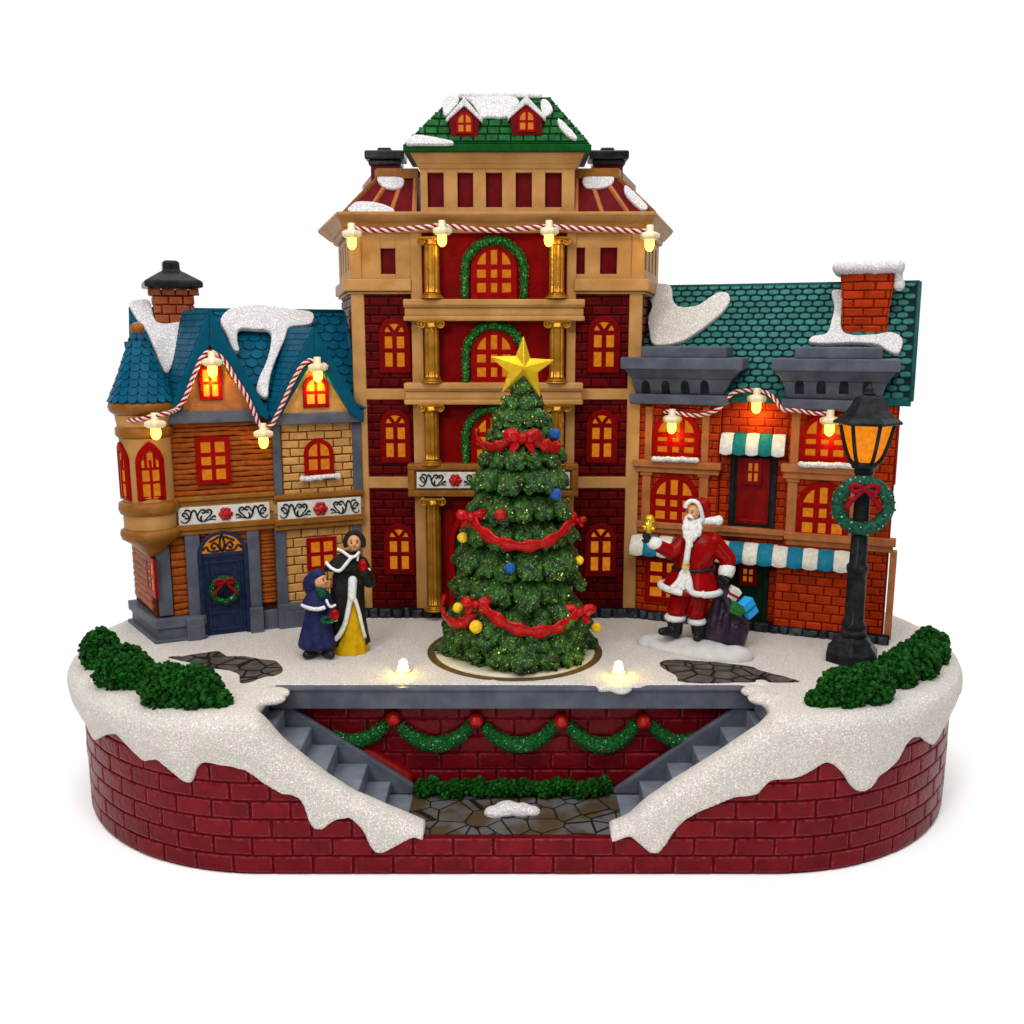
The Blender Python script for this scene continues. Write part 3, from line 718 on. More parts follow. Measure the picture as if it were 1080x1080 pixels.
def column(F, parent, uc, vt, vb, t, r, mt='gold'):
    s, z1 = F.px(uc, vt, t); _, z0 = F.px(uc, vb, t); H = z1 - z0; m = MB()
    c = F.w(s, t, 0); cb = 7.5; ct = 11
    fl = lambda z, th: 1 + .085 * math.cos(10 * th)
    shaft = [(r, z0 + cb + 2 + (H - cb - ct - 2) * k / 8) for k in range(9)]
    m.lathe(c, [(r * 1.25, z0 + cb + .5)] + shaft + [(r * 1.12, z1 - ct + .6)], 60, flute=fl)
    for rr, a, b in ((1.75, 0, 2.4), (1.5, 2.6, 4.6), (1.35, 4.8, 6.8)):
        m.lathe(c, [(rr * r - .8, z0 + a), (rr * r, z0 + a + .6), (rr * r, z0 + b - .6), (rr * r - .8, z0 + b)], 28)
    m.lathe(c, [(r * 1.1, z1 - ct), (r * 1.3, z1 - ct + 1), (r * 1.1, z1 - ct + 2), (r * 1.35, z1 - 4)], 28)
    m.box(F, s - r * 1.85, s + r * 1.85, t - r * 1.3, t + r * 1.3, z1 - 3, z1 - .4)
    for sg in (-1, 1):   # volutes
        P = []
        for i in range(26):
            a = i * .42; q = r * (.72 - .022 * i); P.append(F.w(s + sg * (r * 1.35 - math.cos(a) * q * -.0 + math.sin(a) * q * .9), t + r * 1.05, z1 - 6.2 + math.cos(a) * q * .85))
        m.tube(P, [1.5 - .035 * i for i in range(26)], 6)
        m.tube([F.w(s + sg * r * 1.35, t - r, z1 - 6.2), F.w(s + sg * r * 1.35, t + r * .95, z1 - 6.2)], r * .62, 12)
    m.tube([F.w(s - r * 1.3, t + r * 1.1, z1 - 3.6), F.w(s, t + r * 1.15, z1 - 4.6), F.w(s + r * 1.3, t + r * 1.1, z1 - 3.6)], 1.2, 6)
    return m.build('column', mt, parent)
def rocks(parent, F, s0, s1, z0, z1, t, w=13, name='rock_footing'):
    m = MB(); m.box(F, s0, s1, t - 12, t - 1.5, z0, z1 - 2); k = m.build(name, 'rockgap', parent)
    m = MB(); s = s0
    while s < s1 - 4:
        a = min(random.uniform(.6, 1.35) * w, s1 - s); bricks(m, lambda x, o, z: F.w(x, t - 2 + o, z), s, s + a, z0, z1 + random.uniform(-2.5, .5), 99, z1 - z0, g=2.6, dep=3.5, ins=2.2, jit=2.4); s += a
    m.build('rock', 'rock', k)
def archgarland(F, parent, u0, v0, u1, v1, t, rad, lab):
    s0, s1, z0, z1 = F.rect(u0, v0, u1, v1, t); A = arch(s0 + rad, s1 - rad, z0, z1 - rad, 18, (s1 - s0) / 2 - rad * 1)
    P = catmull([F.w(s, t, z) for s, z in A[:1] + [(A[0][0], (A[0][1] + A[1][1]) / 2)] + A[1:-1] + [(A[-1][0], (A[-1][1] + A[-2][1]) / 2)] + A[-1:]], 4)
    m = MB(); rnd = random.Random(int(u0))
    m.tube(P, rad * .9, 10, flat=.7)
    for p in P:
        for k in range(7):
            d = Vector((rnd.gauss(0, 1), -abs(rnd.gauss(0, 1)), rnd.gauss(0, 1))).normalized(); s = rnd.uniform(.9, 1.5)
            m.ball(p + d * rad * .8, (s, s, s), 1, sm=False, jit=.5)
    return tag(m.build('arch_garland', 'glitgreen'), lab, 'garland', 'green glitter garlands round the tower arches')

# ---------------------------------------------------------------- central tower
T = Frame(-19, 387, 0)
tw = thing('tower_building', (-19, 480, HB), 'tall dark red brick tower building with tan ledges, gold columns and green top roof', 'building')
sL = T.px(376, 450, 0)[0] - .5; sR = T.px(674, 350, 0)[0] + 2
DEP, SPL = 205, 52
def plan(o, front=0):
    a = o if o < 10 else 6 + o * .25
    return [T.w(sL - a, o + front, 0), T.w(sR + a, o + front, 0), T.w(sR + SPL + (o if o < 10 else o * .85), -DEP, 0), T.w(sL - SPL - (o if o < 10 else o * 1.2), -DEP, 0)]
def planprism(m, A, za, B, zb, mi=0):
    vs = [Vector((p.x, p.y, za)) for p in A] + [Vector((p.x, p.y, zb)) for p in B]
    m.add(vs, [[3, 2, 1, 0], [4, 5, 6, 7]] + [[i, (i + 1) % 4, 4 + (i + 1) % 4, 4 + i] for i in range(4)], mi)
zc = lambda v, t=0, u=526: T.px(u, v, t)[1]
Z_band = zc(300, 4); Z_cb = zc(241, 14); Z_ct = zc(224, 26)
m = MB(); planprism(m, plan(-2), HB - 2, plan(-2), Z_band)
core = m.build('wall', 'darkmortar', tw)
dl = (T.w(sL, 0, 0) - T.w(sL - SPL, -DEP, 0)); aL = math.degrees(math.atan2(dl.y, dl.x)); oL = T.w(sL - SPL, -DEP, 0); TL = Frame(oL.x, oL.y, aL); lenL = dl.length
dr = (T.w(sR + SPL, -DEP, 0) - T.w(sR, 0, 0)); aR_ = math.degrees(math.atan2(dr.y, dr.x)); oR = T.w(sR, 0, 0); TR = Frame(oR.x, oR.y, aR_); lenR = dr.length
s436 = T.px(437, 450, 0)[0]; s605 = T.px(604, 450, 0)[0]
m = MB()
bricks(m, lambda s, o, z: T.w(s, o - 2, z), sL + 10, s436 + 4, HB + 18, Z_band - 4, 28, 12.8, g=1.5, dep=2.0, ins=1.2)
bricks(m, lambda s, o, z: T.w(s, o - 2, z), s605 - 2, sR - 10, HB + 18, Z_band - 4, 28, 12.8, g=1.5, dep=2.0, ins=1.2)
bricks(m, lambda s, o, z: TL.w(s, o - 2, z), 4, lenL - 8, HB + 14, Z_band - 4, 28, 12.8, g=1.5, dep=2.0, ins=1.2)
bricks(m, lambda s, o, z: TR.w(s, o - 2, z), 8, lenR - 4, HB + 14, Z_band - 4, 28, 12.8, g=1.5, dep=2.0, ins=1.2)
m.build('brickwork', 'darkbrick', core)
# tan frame: corner posts, inner posts, bands
m = MB(); za, zb = HB + 12, Z_band
m.box(T, sL - 2, sL + 17, -12, 3, za, zb); m.box(T, sR - 17, sR + 2, -12, 3, za, zb)
sp0, sp1 = T.px(436, 450, 5)[0], T.px(448, 450, 5)[0]; sq0, sq1 = T.px(596, 450, 5)[0], T.px(606, 450, 5)[0]
m.box(T, sp0, sp1, -10, 5, za, zb + 80); m.box(T, sq0, sq1, -10, 5, za, zb + 80)
m.build('frame', 'tan', tw, bevel=1.6)
for a, b in ((410, 421.5), (503, 515)):
    for c, d in ((384, 440), (602, 668)):
        m = MB(); m.rbox(T, c, a, d, b, -6, 2.4); m.build('wall_band', 'tan', tw, bevel=1.2)
# storey under the cornice
Z_l0, Z_l1 = zc(307, 9), zc(294, 9)
for side in (-1, 1):
    m = MB()
    for o, z0_, z1_ in ((9, Z_l0, Z_l1), (5, Z_l0 - 4, Z_l0 - .3)):
        P = plan(o); i0, i1 = (0, 3) if side < 0 else (1, 2); xi = s436 if side < 0 else sq1 - 3
        A = [T.w(xi, o, 0), P[i0], P[i1], T.w(xi, -DEP, 0)]
        m.add([Vector((p.x, p.y, z0_)) for p in A] + [Vector((p.x, p.y, z1_)) for p in A], [[3, 2, 1, 0], [4, 5, 6, 7]] + [[i, (i + 1) % 4, 4 + (i + 1) % 4, 4 + i] for i in range(4)])
    m.build('ledge', 'tan', tw, bevel=1.6)
m = MB(); planprism(m, plan(-6), Z_l1, plan(-6), Z_cb); m.build('upper_wall', 'darkred', tw)
m = MB()
def openwall(F, s0, s1, z0, z1, holes, t0, t1):
    """wall sheet with rectangular openings"""
    xs = sorted(holes); prev = s0
    for a, b, c, d in xs:
        m.box(F, prev, a, t0, t1, z0, z1); m.box(F, a, b, t0, t1, z0, c); m.box(F, a, b, t0, t1, d, z1); prev = b
    m.box(F, prev, s1, t0, t1, z0, z1)
hl = [T.rect(401.5, 262, 417, 289, 2), T.rect(434, 262, 437, 289, 2)]
openwall(T, sL, s436, Z_l1, Z_cb, hl, -5, 2)
zt, zm = Z_cb - 14, Z_l1 + 14
openwall(TL, 0, lenL - .5, Z_l1, Z_cb, [(lenL - 175 + k * 46, lenL - 155 + k * 46, zm, zt) for k in range(4)], -5, 2)
m.box(T, sL - 1.5, sL + 15, 2, 4.5, Z_l1, Z_cb); m.build('pierced_wall', 'tan', tw, bevel=.8); m = MB()
hr = [T.rect(606, 261, 617, 289, 2), T.rect(633, 261, 651, 289, 2)]
openwall(T, sq1 - 3, sR, Z_l1, Z_cb, hr, -5, 2)
openwall(TR, .5, lenR, Z_l1, Z_cb, [(17 + k * 46, 37 + k * 46, zm, zt) for k in range(4)], -5, 2)
m.box(T, sR - 15, sR + 1.5, 2, 4.5, Z_l1, Z_cb)
m.build('pierced_wall', 'tan', tw, bevel=.8)
# main cornice
m = MB(); planprism(m, plan(7), Z_cb - 5, plan(10), Z_cb + 2); planprism(m, plan(12), Z_cb + 2, plan(28), Z_ct - 4); planprism(m, plan(28), Z_ct - 4, plan(29), Z_ct + 1)
m.build('cornice', 'tan', tw, bevel=1.4)
# lower mansard roofs with ribs
Z_m = zc(183, -18); 
def P3(u, v, t): s, z = T.px(u, v, t); return T.w(s, t, z)
def mans(uo, ui, utop_o, utop_i, sg):
    zb0 = Z_ct + 1; a = T.px(uo, 224, 10)[0]; b = T.px(ui, 224, 10)[0]; c = T.px(utop_o, 186, -26)[0]; d = T.px(utop_i, 186, -26)[0]
    zt_ = T.px(utop_o, 188, -26)[1]
    lo = [T.w(a, 10, zb0), T.w(b, 10, zb0), T.w(b, -DEP, zb0), T.w(a - SPL * (1 if sg < 0 else -1), -DEP, zb0)]
    hi = [T.w(c, -26, zt_), T.w(d, -26, zt_), T.w(d, -DEP + 30, zt_), T.w(c - SPL * .8 * (1 if sg < 0 else -1), -DEP + 30, zt_)]
    m = MB(); m.add(lo + hi, [[3, 2, 1, 0], [4, 5, 6, 7]] + [[i, (i + 1) % 4, 4 + (i + 1) % 4, 4 + i] for i in range(4)])
    rf = m.build('roof', 'darkred', tw)
    m = MB()
    def rib(p, q, r=3.6): m.tube([p, q], r, 6, sm=False)
    for k in range(4): f = k / 3.0; rib(lo[0].lerp(lo[1], f * .96), hi[0].lerp(hi[1], f * .96))
    for k in range(6): f = k / 5.0; rib(lo[0].lerp(lo[3], f), hi[0].lerp(hi[3], f))
    m.build('rib', 'terra', rf)
    m = MB(); h2 = [p + Vector((0, 0, 0)) for p in hi]; e = 3
    cx_ = sum((p for p in hi), Vector()) / 4
    A = [cx_ + (p - cx_) * 1.05 for p in hi]
    m.add([Vector((p.x, p.y, zt_ - 1)) for p in A] + [Vector((p.x, p.y, zt_ + 13)) for p in A], [[3, 2, 1, 0], [4, 5, 6, 7]] + [[i, (i + 1) % 4, 4 + (i + 1) % 4, 4 + i] for i in range(4)])
    m.build('roof_curb', 'ochre', rf, bevel=1)
    n = (lo[1] - lo[0]).cross(hi[0] - lo[0]).normalized()
    if n.y > 0: n = -n
    return rf, lo, hi, n, zt_
rl = mans(363, 440, 398, 440, -1); rr = mans(690, 604, 652, 606, 1)
def onroof(px, P, n, off=0): return [hit(u, v, Vector(P) + Vector(n) * off, n) for u, v in px]
snowpatch(rl[3], onroof([(x, y) for x, y in smoothpoly([(398,188),(412,187),(426,190),(424,199),(412,201),(402,197)])], rl[1][0], rl[3]), 4, rl[0])
snowpatch(rl[3], onroof([(x, y) for x, y in smoothpoly([(371,218),(380,214),(400,216),(415,222),(414,226),(390,226),(368,225)])], rl[1][0], rl[3]), 5, rl[0])
snowpatch(rr[3], onroof([(x, y) for x, y in smoothpoly([(614,190),(626,185),(646,186),(646,195),(634,200),(618,199)])], rr[1][0], rr[3]), 4, rr[0])
snowpatch(rr[3], onroof([(x, y) for x, y in smoothpoly([(658,198),(664,200),(682,218),(681,223),(674,222),(660,208)])], rr[1][0], rr[3]), 5, rr[0])
def stack(u0, u1, vb, vt, vc, uk0, uk1, t, par):
    s0, s1, z0, z1 = T.rect(u0, vb, u1, vt, t); z0, z1 = min(z0, z1), max(z0, z1); d = (s1 - s0) * .8
    m = MB(); m.box(T, s0, s1, t - d, t, z0 - 20, z1); c = m.build('chimney', 'darkred', par, bevel=1)
    z3 = T.px(u0, vc, t)[1]; m = MB()
    m.box(T, s0 - 3, s1 + 3, t - d - 3, t + 3, z1 - 4, z1 + 4); m.box(T, s0 - 8, s1 + 8, t - d - 7, t + 7, z1 + 4, z3)
    m.box(T, s0 + 9, s1 - 12, t - d + 8, t - 6, z3, z3 + 6)
    m.build('chimney_cap', 'blackgloss', par, bevel=2.4)
stack(391, 421, 185, 171.5, 159, 0, 0, -45, rl[0]); stack(627, 657, 185, 171.5, 159, 0, 0, -45, rr[0])
# attic block
sa, sb = T.px(443.5, 200, 12)[0], T.px(606, 200, 12)[0]; Z_at = zc(163, 12); Z_a1 = zc(178, 14)
m = MB(); AW = [T.rect(a, 182, b, 218.5, 12) for a, b in ((451, 468), (482.5, 499), (512.5, 529.5), (544, 561), (575, 592.5))]
openwall(T, sa, sb, Z_ct + 1, Z_a1, AW, 6, 12); m.box(T, sa, sa + 5, -70, 6, Z_ct, Z_a1); m.box(T, sb - 5, sb, -70, 6, Z_ct, Z_a1)
m.build('attic_wall', 'tan', tw, bevel=.7)
m = MB(); m.box(T, sa + 5, sb - 5, -70, 4, Z_ct, Z_a1); m.build('attic_core', 'darkred', tw)
m = MB()
def rp(o, t): return [T.w(sa - o, 12 + o, 0), T.w(sb + o, 12 + o, 0), T.w(sb + o, -70 - o, 0), T.w(sa - o, -70 - o, 0)]
planprism(m, rp(1, 0), Z_a1, rp(5, 0), Z_a1 + 6); planprism(m, rp(5, 0), Z_a1 + 6, rp(13, 0), Z_at + 1)
m.build('attic_cornice', 'tan', tw, bevel=1)
# green hip roof
Z_g0 = zc(158.5, 30); Z_g1 = zc(150, 28); Z_g2 = zc(103, -10)
m = MB(); planprism(m, rp(21, 0), Z_g0 - 2, rp(21, 0), Z_g1 - 3); planprism(m, rp(18, 0), Z_g1 - 3, rp(19, 0), Z_g1)
gt = [T.w(T.px(479, 103, -8)[0], -8, Z_g2), T.w(T.px(578, 103, -8)[0], -8, Z_g2), T.w(T.px(578, 103, -8)[0], -52, Z_g2), T.w(T.px(479, 103, -8)[0], -52, Z_g2)]
gl = [Vector((p.x, p.y, Z_g1)) for p in rp(16, 0)]
groof = m.build('roof', 'greentrim', tw, bevel=1.6)
m = MB(); m.add(gl + gt, [[3, 2, 1, 0], [4, 5, 6, 7]] + [[i, (i + 1) % 4, 4 + (i + 1) % 4, 4 + i] for i in range(4)]); m.build('roof_deck', 'greendark', groof)
m = MB()
for i in range(4):
    j = (i + 1) % 4; a, b, c, d = gl[i], gl[j], gt[j], gt[i]; ex = (b - a).normalized(); mid = (c + d) / 2; q = mid - a; ew = (q - ex * q.dot(ex)); Ln = ew.length; ew.normalize()
    Wd = (b - a).length; k0 = (d - a).dot(ex) / Ln; k1 = (b - c).dot(ex) / Ln
    rows = 6; th = Ln / rows
    for r in range(rows):
        w0, w1 = r * th, (r + 1) * th; x0, x1 = k0 * (w0 + w1) / 2, Wd - k1 * (w0 + w1) / 2; x = x0 - (8.5 if r % 2 else 0)
        while x < x1 - 1:
            p0, p1 = max(x + .8, x0), min(x + 16.2, x1); x += 17
            if p1 - p0 < 3: continue
            n = ex.cross(ew).normalized(); n = n if n.z > 0 else -n
            Q = [a + ex * p0 + ew * (w0 + .8), a + ex * p1 + ew * (w0 + .8), a + ex * p1 + ew * (w1 - .8), a + ex * p0 + ew * (w1 - .8)]
            m.add(Q + [q_ + n * (2.4 if kk < 2 else 1.4) for kk, q_ in enumerate([Q[0] + (Q[2] - Q[0]) * .03, Q[1] + (Q[3] - Q[1]) * .03, Q[2] + (Q[0] - Q[2]) * .03, Q[3] + (Q[1] - Q[3]) * .03])],
                  [[4, 5, 6, 7]] + [[k, (k + 1) % 4, 4 + (k + 1) % 4, 4 + k] for k in range(4)])
m.build('shingles', 'green', groof)
# small dormers
gn = (gl[1] - gl[0]).cross(gt[0] - gl[0]).normalized(); gn = gn if gn.y < 0 else -gn
def dormer(ua, va, u0, u1, ve, vb, w4):
    t = 29; A = T.px(ua, va, t); B0 = T.px(u0, ve, t); B1 = T.px(u1, ve, t); zb_ = T.px(ua, vb, t)[1]
    m = MB(); m.prism(T, [(B0[0] + 5, zb_), (B0[0] + 3, B0[1]), (A[0], A[1] - 5), (B1[0] - 3, B1[1]), (B1[0] - 5, zb_)], -30, t - 3)
    d = m.build('dormer', 'darkred', groof, bevel=.8)
    m = MB(); m.prism(T, [(B0[0] - 1, B0[1] - 3), (B0[0] - 1, B0[1] + 2), (A[0], A[1] + 1), (B1[0] + 1, B1[1] + 2), (B1[0] + 1, B1[1] - 4), (A[0], A[1] - 10)], -40, t)
    m.build('snow_ridge', 'snowroof', groof, remesh=1.3, smooth=2)
    window(T, groof, w4[0], w4[1], w4[2], w4[3], t - 3, 'arch4', fw=.13, dep=2.2, fm='winred', pm='panelow')
dormer(489.5, 103, 471, 508, 126, 144, (481, 118, 499, 141)); dormer(555, 101, 536, 575, 124, 142, (546, 115, 565, 139))
top_n = Vector((0, 0, 1))
front = onroof([(x, y) for x, y in smoothpoly([(484,104),(500,104),(520,103),(542,104),(548,110),(543,116),(537,124),(526,126),(516,125),(508,126),(503,118),(495,108)])], gl[0], gn, 1)
snowpatch(gn, front, 5, groof)
m = MB(); m.box(T, T.px(483, 103, -8)[0], T.px(572, 103, -8)[0], -45, -2, Z_g2 - 2, Z_g2 + 4.5); m.build('snow_patch', 'snowroof', groof, remesh=1.8, smooth=5)
snowpatch(gn, onroof(smoothpoly([(468,106),(477,101),(485,106),(478,116),(470,124),(467,118)]), gl[0], gn, 1), 4, groof)
snowpatch(gn, onroof(smoothpoly([(430,148),(440,144),(462,147),(478,151),(474,154),(440,154),(429,154)]), gl[0], gn, 3), 5, groof)
snowpatch(gn, onroof(smoothpoly([(588,127),(594,130),(607,144),(608,149),(600,146),(590,136)]), gl[0], gn, 2), 5, groof)
snowpatch(gn, onroof(smoothpoly([(570,108),(577,107),(583,116),(581,121),(573,124)]), gl[0], gn, 1), 4, groof)
# centre bay: plaster wall, beams, columns
m = MB()
m.box(T, sp1 - 1, sq0 + 1, -8, 1, HB + 12, Z_cb)
m.build('bay_wall', 'plaster', tw)
def beam(u0, u1, v0, v1, t, mt='tan', name='beam'):
    s0, s1, z0, z1 = T.rect(u0, v0, u1, v1, t); m = MB(); h = z1 - z0
    m.box(T, s0, s1, -4, t - 2, z0 + h * .62, z1); m.box(T, s0 + 1.5, s1 - 1.5, -4, t - 5, z0 + h * .22, z0 + h * .62); m.box(T, s0, s1, -4, t, z0, z0 + h * .24); m.box(T, s0, s1, -4, t, z1 - h * .3, z1 + .2)
    return m.build(name, mt, tw, bevel=2.0)
beam(425, 617, 315.5, 338.5, 24); beam(426, 615, 404, 427, 24)
s0, s1, z0, z1 = T.rect(430, 490, 610, 524, 25); m = MB(); m.box(T, s0, s1, -4, 20, z0, z1); m.box(T, s0, s1, 20, 25, z0, z0 + 9); m.box(T, s0, s1, 20, 25, z1 - 8, z1); m.box(T, s0, s0 + 10, 20, 24.8, z0 + 9, z1 - 8); m.box(T, s1 - 10, s1, 20, 24.8, z0 + 9, z1 - 8)
m.build('frieze_beam', 'ochre', tw, bevel=1.4)
frieze(T, tw, 439.5, 498, 519, 515, 24, 480); frieze(T, tw, 521, 498, 601, 515, 24, 560)
for a, b in ((250, 315), (337.5, 404), (425.5, 490)):
    column(T, tw, 455, a, b, 15, 9.6); column(T, tw, 587.5, a, b, 15, 9.6)
column(T, tw, 457, 524, 643, 15, 9.6); column(T, tw, 588, 524, 643, 15, 9.6)
# windows
window(T, tw, 399.5, 335, 432.5, 393, 0, fm='winreddark'); window(T, tw, 401, 432, 433, 488, 0, fm='winreddark'); window(T, tw, 405, 552.5, 437, 606, 0, fm='winreddark')
window(T, tw, 620, 333, 654, 393, 0, fm='winreddark'); window(T, tw, 618.5, 432, 651, 488, 0, fm='winreddark'); window(T, tw, 617, 552, 650, 608, 0, fm='winreddark')
for a, b in ((256.5, 315), (346.5, 404), (434, 490)):
    window(T, tw, 496.5, a, 545.5, b, 1, 'arch9', fw=.135, bar=.11)
archgarland(T, tw, 484, 247.5, 559, 315, 5, 8.4, 'green glitter garland round the top arched window under the rope')
archgarland(T, tw, 485, 337, 558, 404, 5, 8.4, 'green glitter garland round the arched window level with the gold star')
archgarland(T, tw, 485, 425, 558, 490, 5, 8.4, 'green glitter garland round the lowest arched window, mostly behind the tree')
# door behind the tree
s0, s1, z0, z1 = T.rect(474, 527, 570, 645, 3); m = MB(); m.prism(T, arch(s0, s1, z0, z1, 14), 0, 4); d = m.build('door', 'dkgreen', tw, bevel=1)
m = MB(); m.ring(T, arch(s0 - 1, s1 + 1, z0, z1 + 1, 14), arch(s0 + 8, s1 - 8, z0, z1 - 8, 14), 3, 8); m.build('door_frame', 'winred', d, bevel=1)
rocks(tw, T, sL - 4, sR + 4, HB + 2, HB + 21, 9, 17)
# ---------------------------------------------------------------- left townhouse
_n = Vector((math.sin(R(24)), -math.cos(R(24)), 0)); _o = Vector((-489, 259, 0)) - _n * 6
L = Frame(_o.x, _o.y, 24)
lh = thing('townhouse', (_o.x + 100, _o.y + 80, HB), 'corner townhouse with bright blue shingle roof, round turret, log and tan stone walls', 'building')
BACK = -118
def lz(v, t=0, u=280): return L.px(u, v, t)[1]
def ls(u, v=480, t=0): return L.px(u, v, t)[0]
Z_eL = lz(436, 10)
sB = -21.0; SR = ls(381, 480, 0) 
oS = L.w(sB, BACK, 0); dS = L.w(0, 0, 0) - oS; LS = Frame(oS.x, oS.y, math.degrees(math.atan2(dS.y, dS.x))); lenS = dS.length
sJ = ls(291, 480)   # joint between log part and stone part
def quadprism(m, pts, z0, z1, mi=0):
    n = len(pts); m.add([Vector((p.x, p.y, z0)) for p in pts] + [Vector((p.x, p.y, z1)) for p in pts], [list(range(n))[::-1], list(range(n, 2 * n))] + [[i, (i + 1) % n, n + (i + 1) % n, n + i] for i in range(n)])
m = MB(); quadprism(m, [L.w(0, -2, 0), L.w(SR, -10, 0), L.w(SR, BACK, 0), L.w(sB, BACK, 0)], HB - 2, Z_eL)
lcore = m.build('wall', 'loggap', lh)
# log siding
def logs(m, F, s0, s1, z0, z1, t=0, h=6.4, seed=1):
    rnd = random.Random(seed); z = z0; row = 0
    while z < z1 - 1:
        hh = min(h * rnd.uniform(.75, 1.25), z1 - z); n = max(2, int((s1 - s0) / 7)); ph = rnd.random() * 9
        rings = []
        for i in range(n + 1):
            s = s0 + (s1 - s0) * i / n; w = .7 * math.sin(i * .8 + ph) + .5 * math.sin(i * 1.9 + ph * 2); dz = w * .6
            rings.append([F.w(s, t - 2, z + dz + .4), F.w(s, t + 1.9, z + dz + .5), F.w(s, t + 2.5 + w * .2, z + dz + hh * .35), F.w(s, t + 2.3, z + dz + hh * .7), F.w(s, t + 1.5, z + dz + hh - .5), F.w(s, t - 2, z + dz + hh - .3)])
        m.loft(rings, 0, True); z += hh; row += 1
m = MB(); zfr1 = lz(531, 0, 235); zfr0 = lz(556, 6, 235)
logs(m, L, ls(178), ls(290), zfr1 - 2, lz(440, 0, 235), -1, 7.2, 2)
logs(m, L, ls(181, 600), ls(199, 600), lz(650, 0, 190), zfr0, -3, 10, 3)
logs(m, L, ls(212, 570), ls(265, 570), lz(600, 0, 240), zfr0, -3, 8, 4)
logs(m, LS, 4, lenS - 12, lz(645, 0, 190), zfr0 + 8, 0, 10, 6)
logs(m, LS, 4, lenS, zfr0 + 20, Z_eL - 4, 0, 9, 7)
m.build('log_siding', 'log', lcore)
m = MB(); s0, s1, z0, z1 = L.rect(274, 556, 291, 636, -2); m.prism(L, arch(s0, s1, z0, z1, 8), -8, -2.6); logs(m, L, s0 + 1, s1 - 1, z0, z1 - 7, -3.4, 6, 9)
tag(m.build('lit_panel', 'log', lcore), 'narrow orange log panel glowing between grey posts', None)
# stone wall (right half)
m = MB(); m.box(L, sJ, SR, -12, -1.5, HB, Z_eL); stonewall = m.build('stone_wall', 'tanmortar', lh)
m = MB(); PL = lambda s, o, z: L.w(s, o - 1.5, z)
bricks(m, PL, ls(297), ls(374), lz(523, 0, 335), lz(446, 0, 335), 25, 12.4, g=1.6, dep=1.8, ins=1.1, jit=1.0)
bricks(m, PL, ls(302, 600), ls(374, 600), lz(640, 0, 340), lz(556, 0, 340), 24, 13, g=1.6, dep=1.8, ins=1.1, jit=1.0)
m.build('stonework', 'tanbrick', stonewall)
# grey timber frame
def post(u0, v0, u1, v1, t0, t1, name='post', mt='grey', F=L, b=1.2):
    m = MB(); m.rbox(F, u0, v0, u1, v1, t0, t1); return m.build(name, mt, lh, bevel=b)
post(177, 433, 275, 446, -4, 13, 'timber_beam'); post(284, 435, 384, 447, -4, 13, 'timber_beam')
post(288, 446, 297, 523, -4, 4); post(372.5, 446, 382, 523, -4, 4)
post(166, 577, 181, 650, -4, 2); post(197, 561, 213, 650, -4, 4); post(262, 556, 275, 640, -4, 4); post(291.5, 556, 303, 640, -4, 4); post(373, 552, 382, 640, -4, 4)
# foundation
m = MB(); zf = lz(650, 6, 200)
f0 = ls(167, 665, 6); f1 = ls(217, 665, 8)
quadprism(m, [L.w(f0, 6, 0), L.w(f1, 6, 0), L.w(f1, -20, 0), LS.w(0, -10, 0), LS.w(0, 8, 0)], HB - 2, zf - 14)
quadprism(m, [L.w(f0 - 3, 9, 0), L.w(f1 + 2, 9, 0), L.w(f1, -20, 0), LS.w(0, -10, 0), LS.w(-3, 12, 0)], zf - 14, zf)
quadprism(m, [L.w(f0 - 5, 11, 0), L.w(f1 + 3, 11, 0), L.w(f1, -20, 0), LS.w(0, -10, 0), LS.w(-5, 14, 0)], HB - 2, HB + 9)
m.rbox(L, 198, 652, 217, 690, -4, 15)
m.build('foundation', 'grey', lh, bevel=1.4)
m = MB(); z0_ = HB - 2
for a, b, t in ((264.5, 279, 12), (279, 294.5, 2), (294.5, 384, 9)):
    sa_, sb_ = ls(a, 660, t), ls(b, 660, t); m.box(L, sa_ + .2, sb_ - .2, -6, t, z0_, lz(638, t, 300) - (6 if t == 2 else 0)); m.box(L, sa_ + .2, sb_ - .2, -6, t + 3, z0_, HB + 7)
m.rbox(L, 301, 645, 322, 662, 8, 10.5); m.rbox(L, 201, 660, 213, 678, 14, 16.5)
m.build('foundation', 'grey', lh, bevel=1.2)
# frieze bands and moulding
def band(u0, v0, u1, v1, t, mt='ochre', name='moulding'):
    s0, s1, z0, z1 = L.rect(u0, v0, u1, v1, t); m = MB(); h = z1 - z0
    m.box(L, s0, s1, -4, t, z0 + h * .45, z1); m.box(L, s0, s1, -4, t - 3, z0, z0 + h * .45); return m.build(name, mt, lh, bevel=1.3)
band(182, 522, 291, 531, 8); band(289, 520, 384, 529, 11)
band(186, 551, 292, 562, 9); band(290, 545, 384, 557, 12)
band(182, 529, 291, 554, 3, 'tan', 'frieze_back'); band(289, 527, 384, 549, 6, 'tan', 'frieze_back')
frieze(L, lh, 188, 533, 284.5, 551, 8, 238); frieze(L, lh, 293, 527, 381, 546, 11, 338)
# windows
window(L, lh, 207, 461, 243, 511, 2, 'sq23', fw=.15, bar=.13); window(L, lh, 321, 463, 352, 500, 0, 'arch4', fw=.15, bar=.11)
window(L, lh, 324, 567, 355.5, 601, 0, 'sq22', fw=.14, bar=.13)
window(LS, lh, 154, 588, 162.5, 627, 0, 'sq22', fw=.17, bar=.12, dep=3)
m = MB()
for k in range(9):
    p = L.w(*[ls(319 + k * 4.7, 503, 7), 7, lz(504 - .15 * k, 7, 340) + random.uniform(-.6, .6)]); m.ball(p, (5, 4.5, 4.4 + random.uniform(-.6, .8)))
m.build('snow_sill', 'snowroof', lh, remesh=1.3, smooth=2)
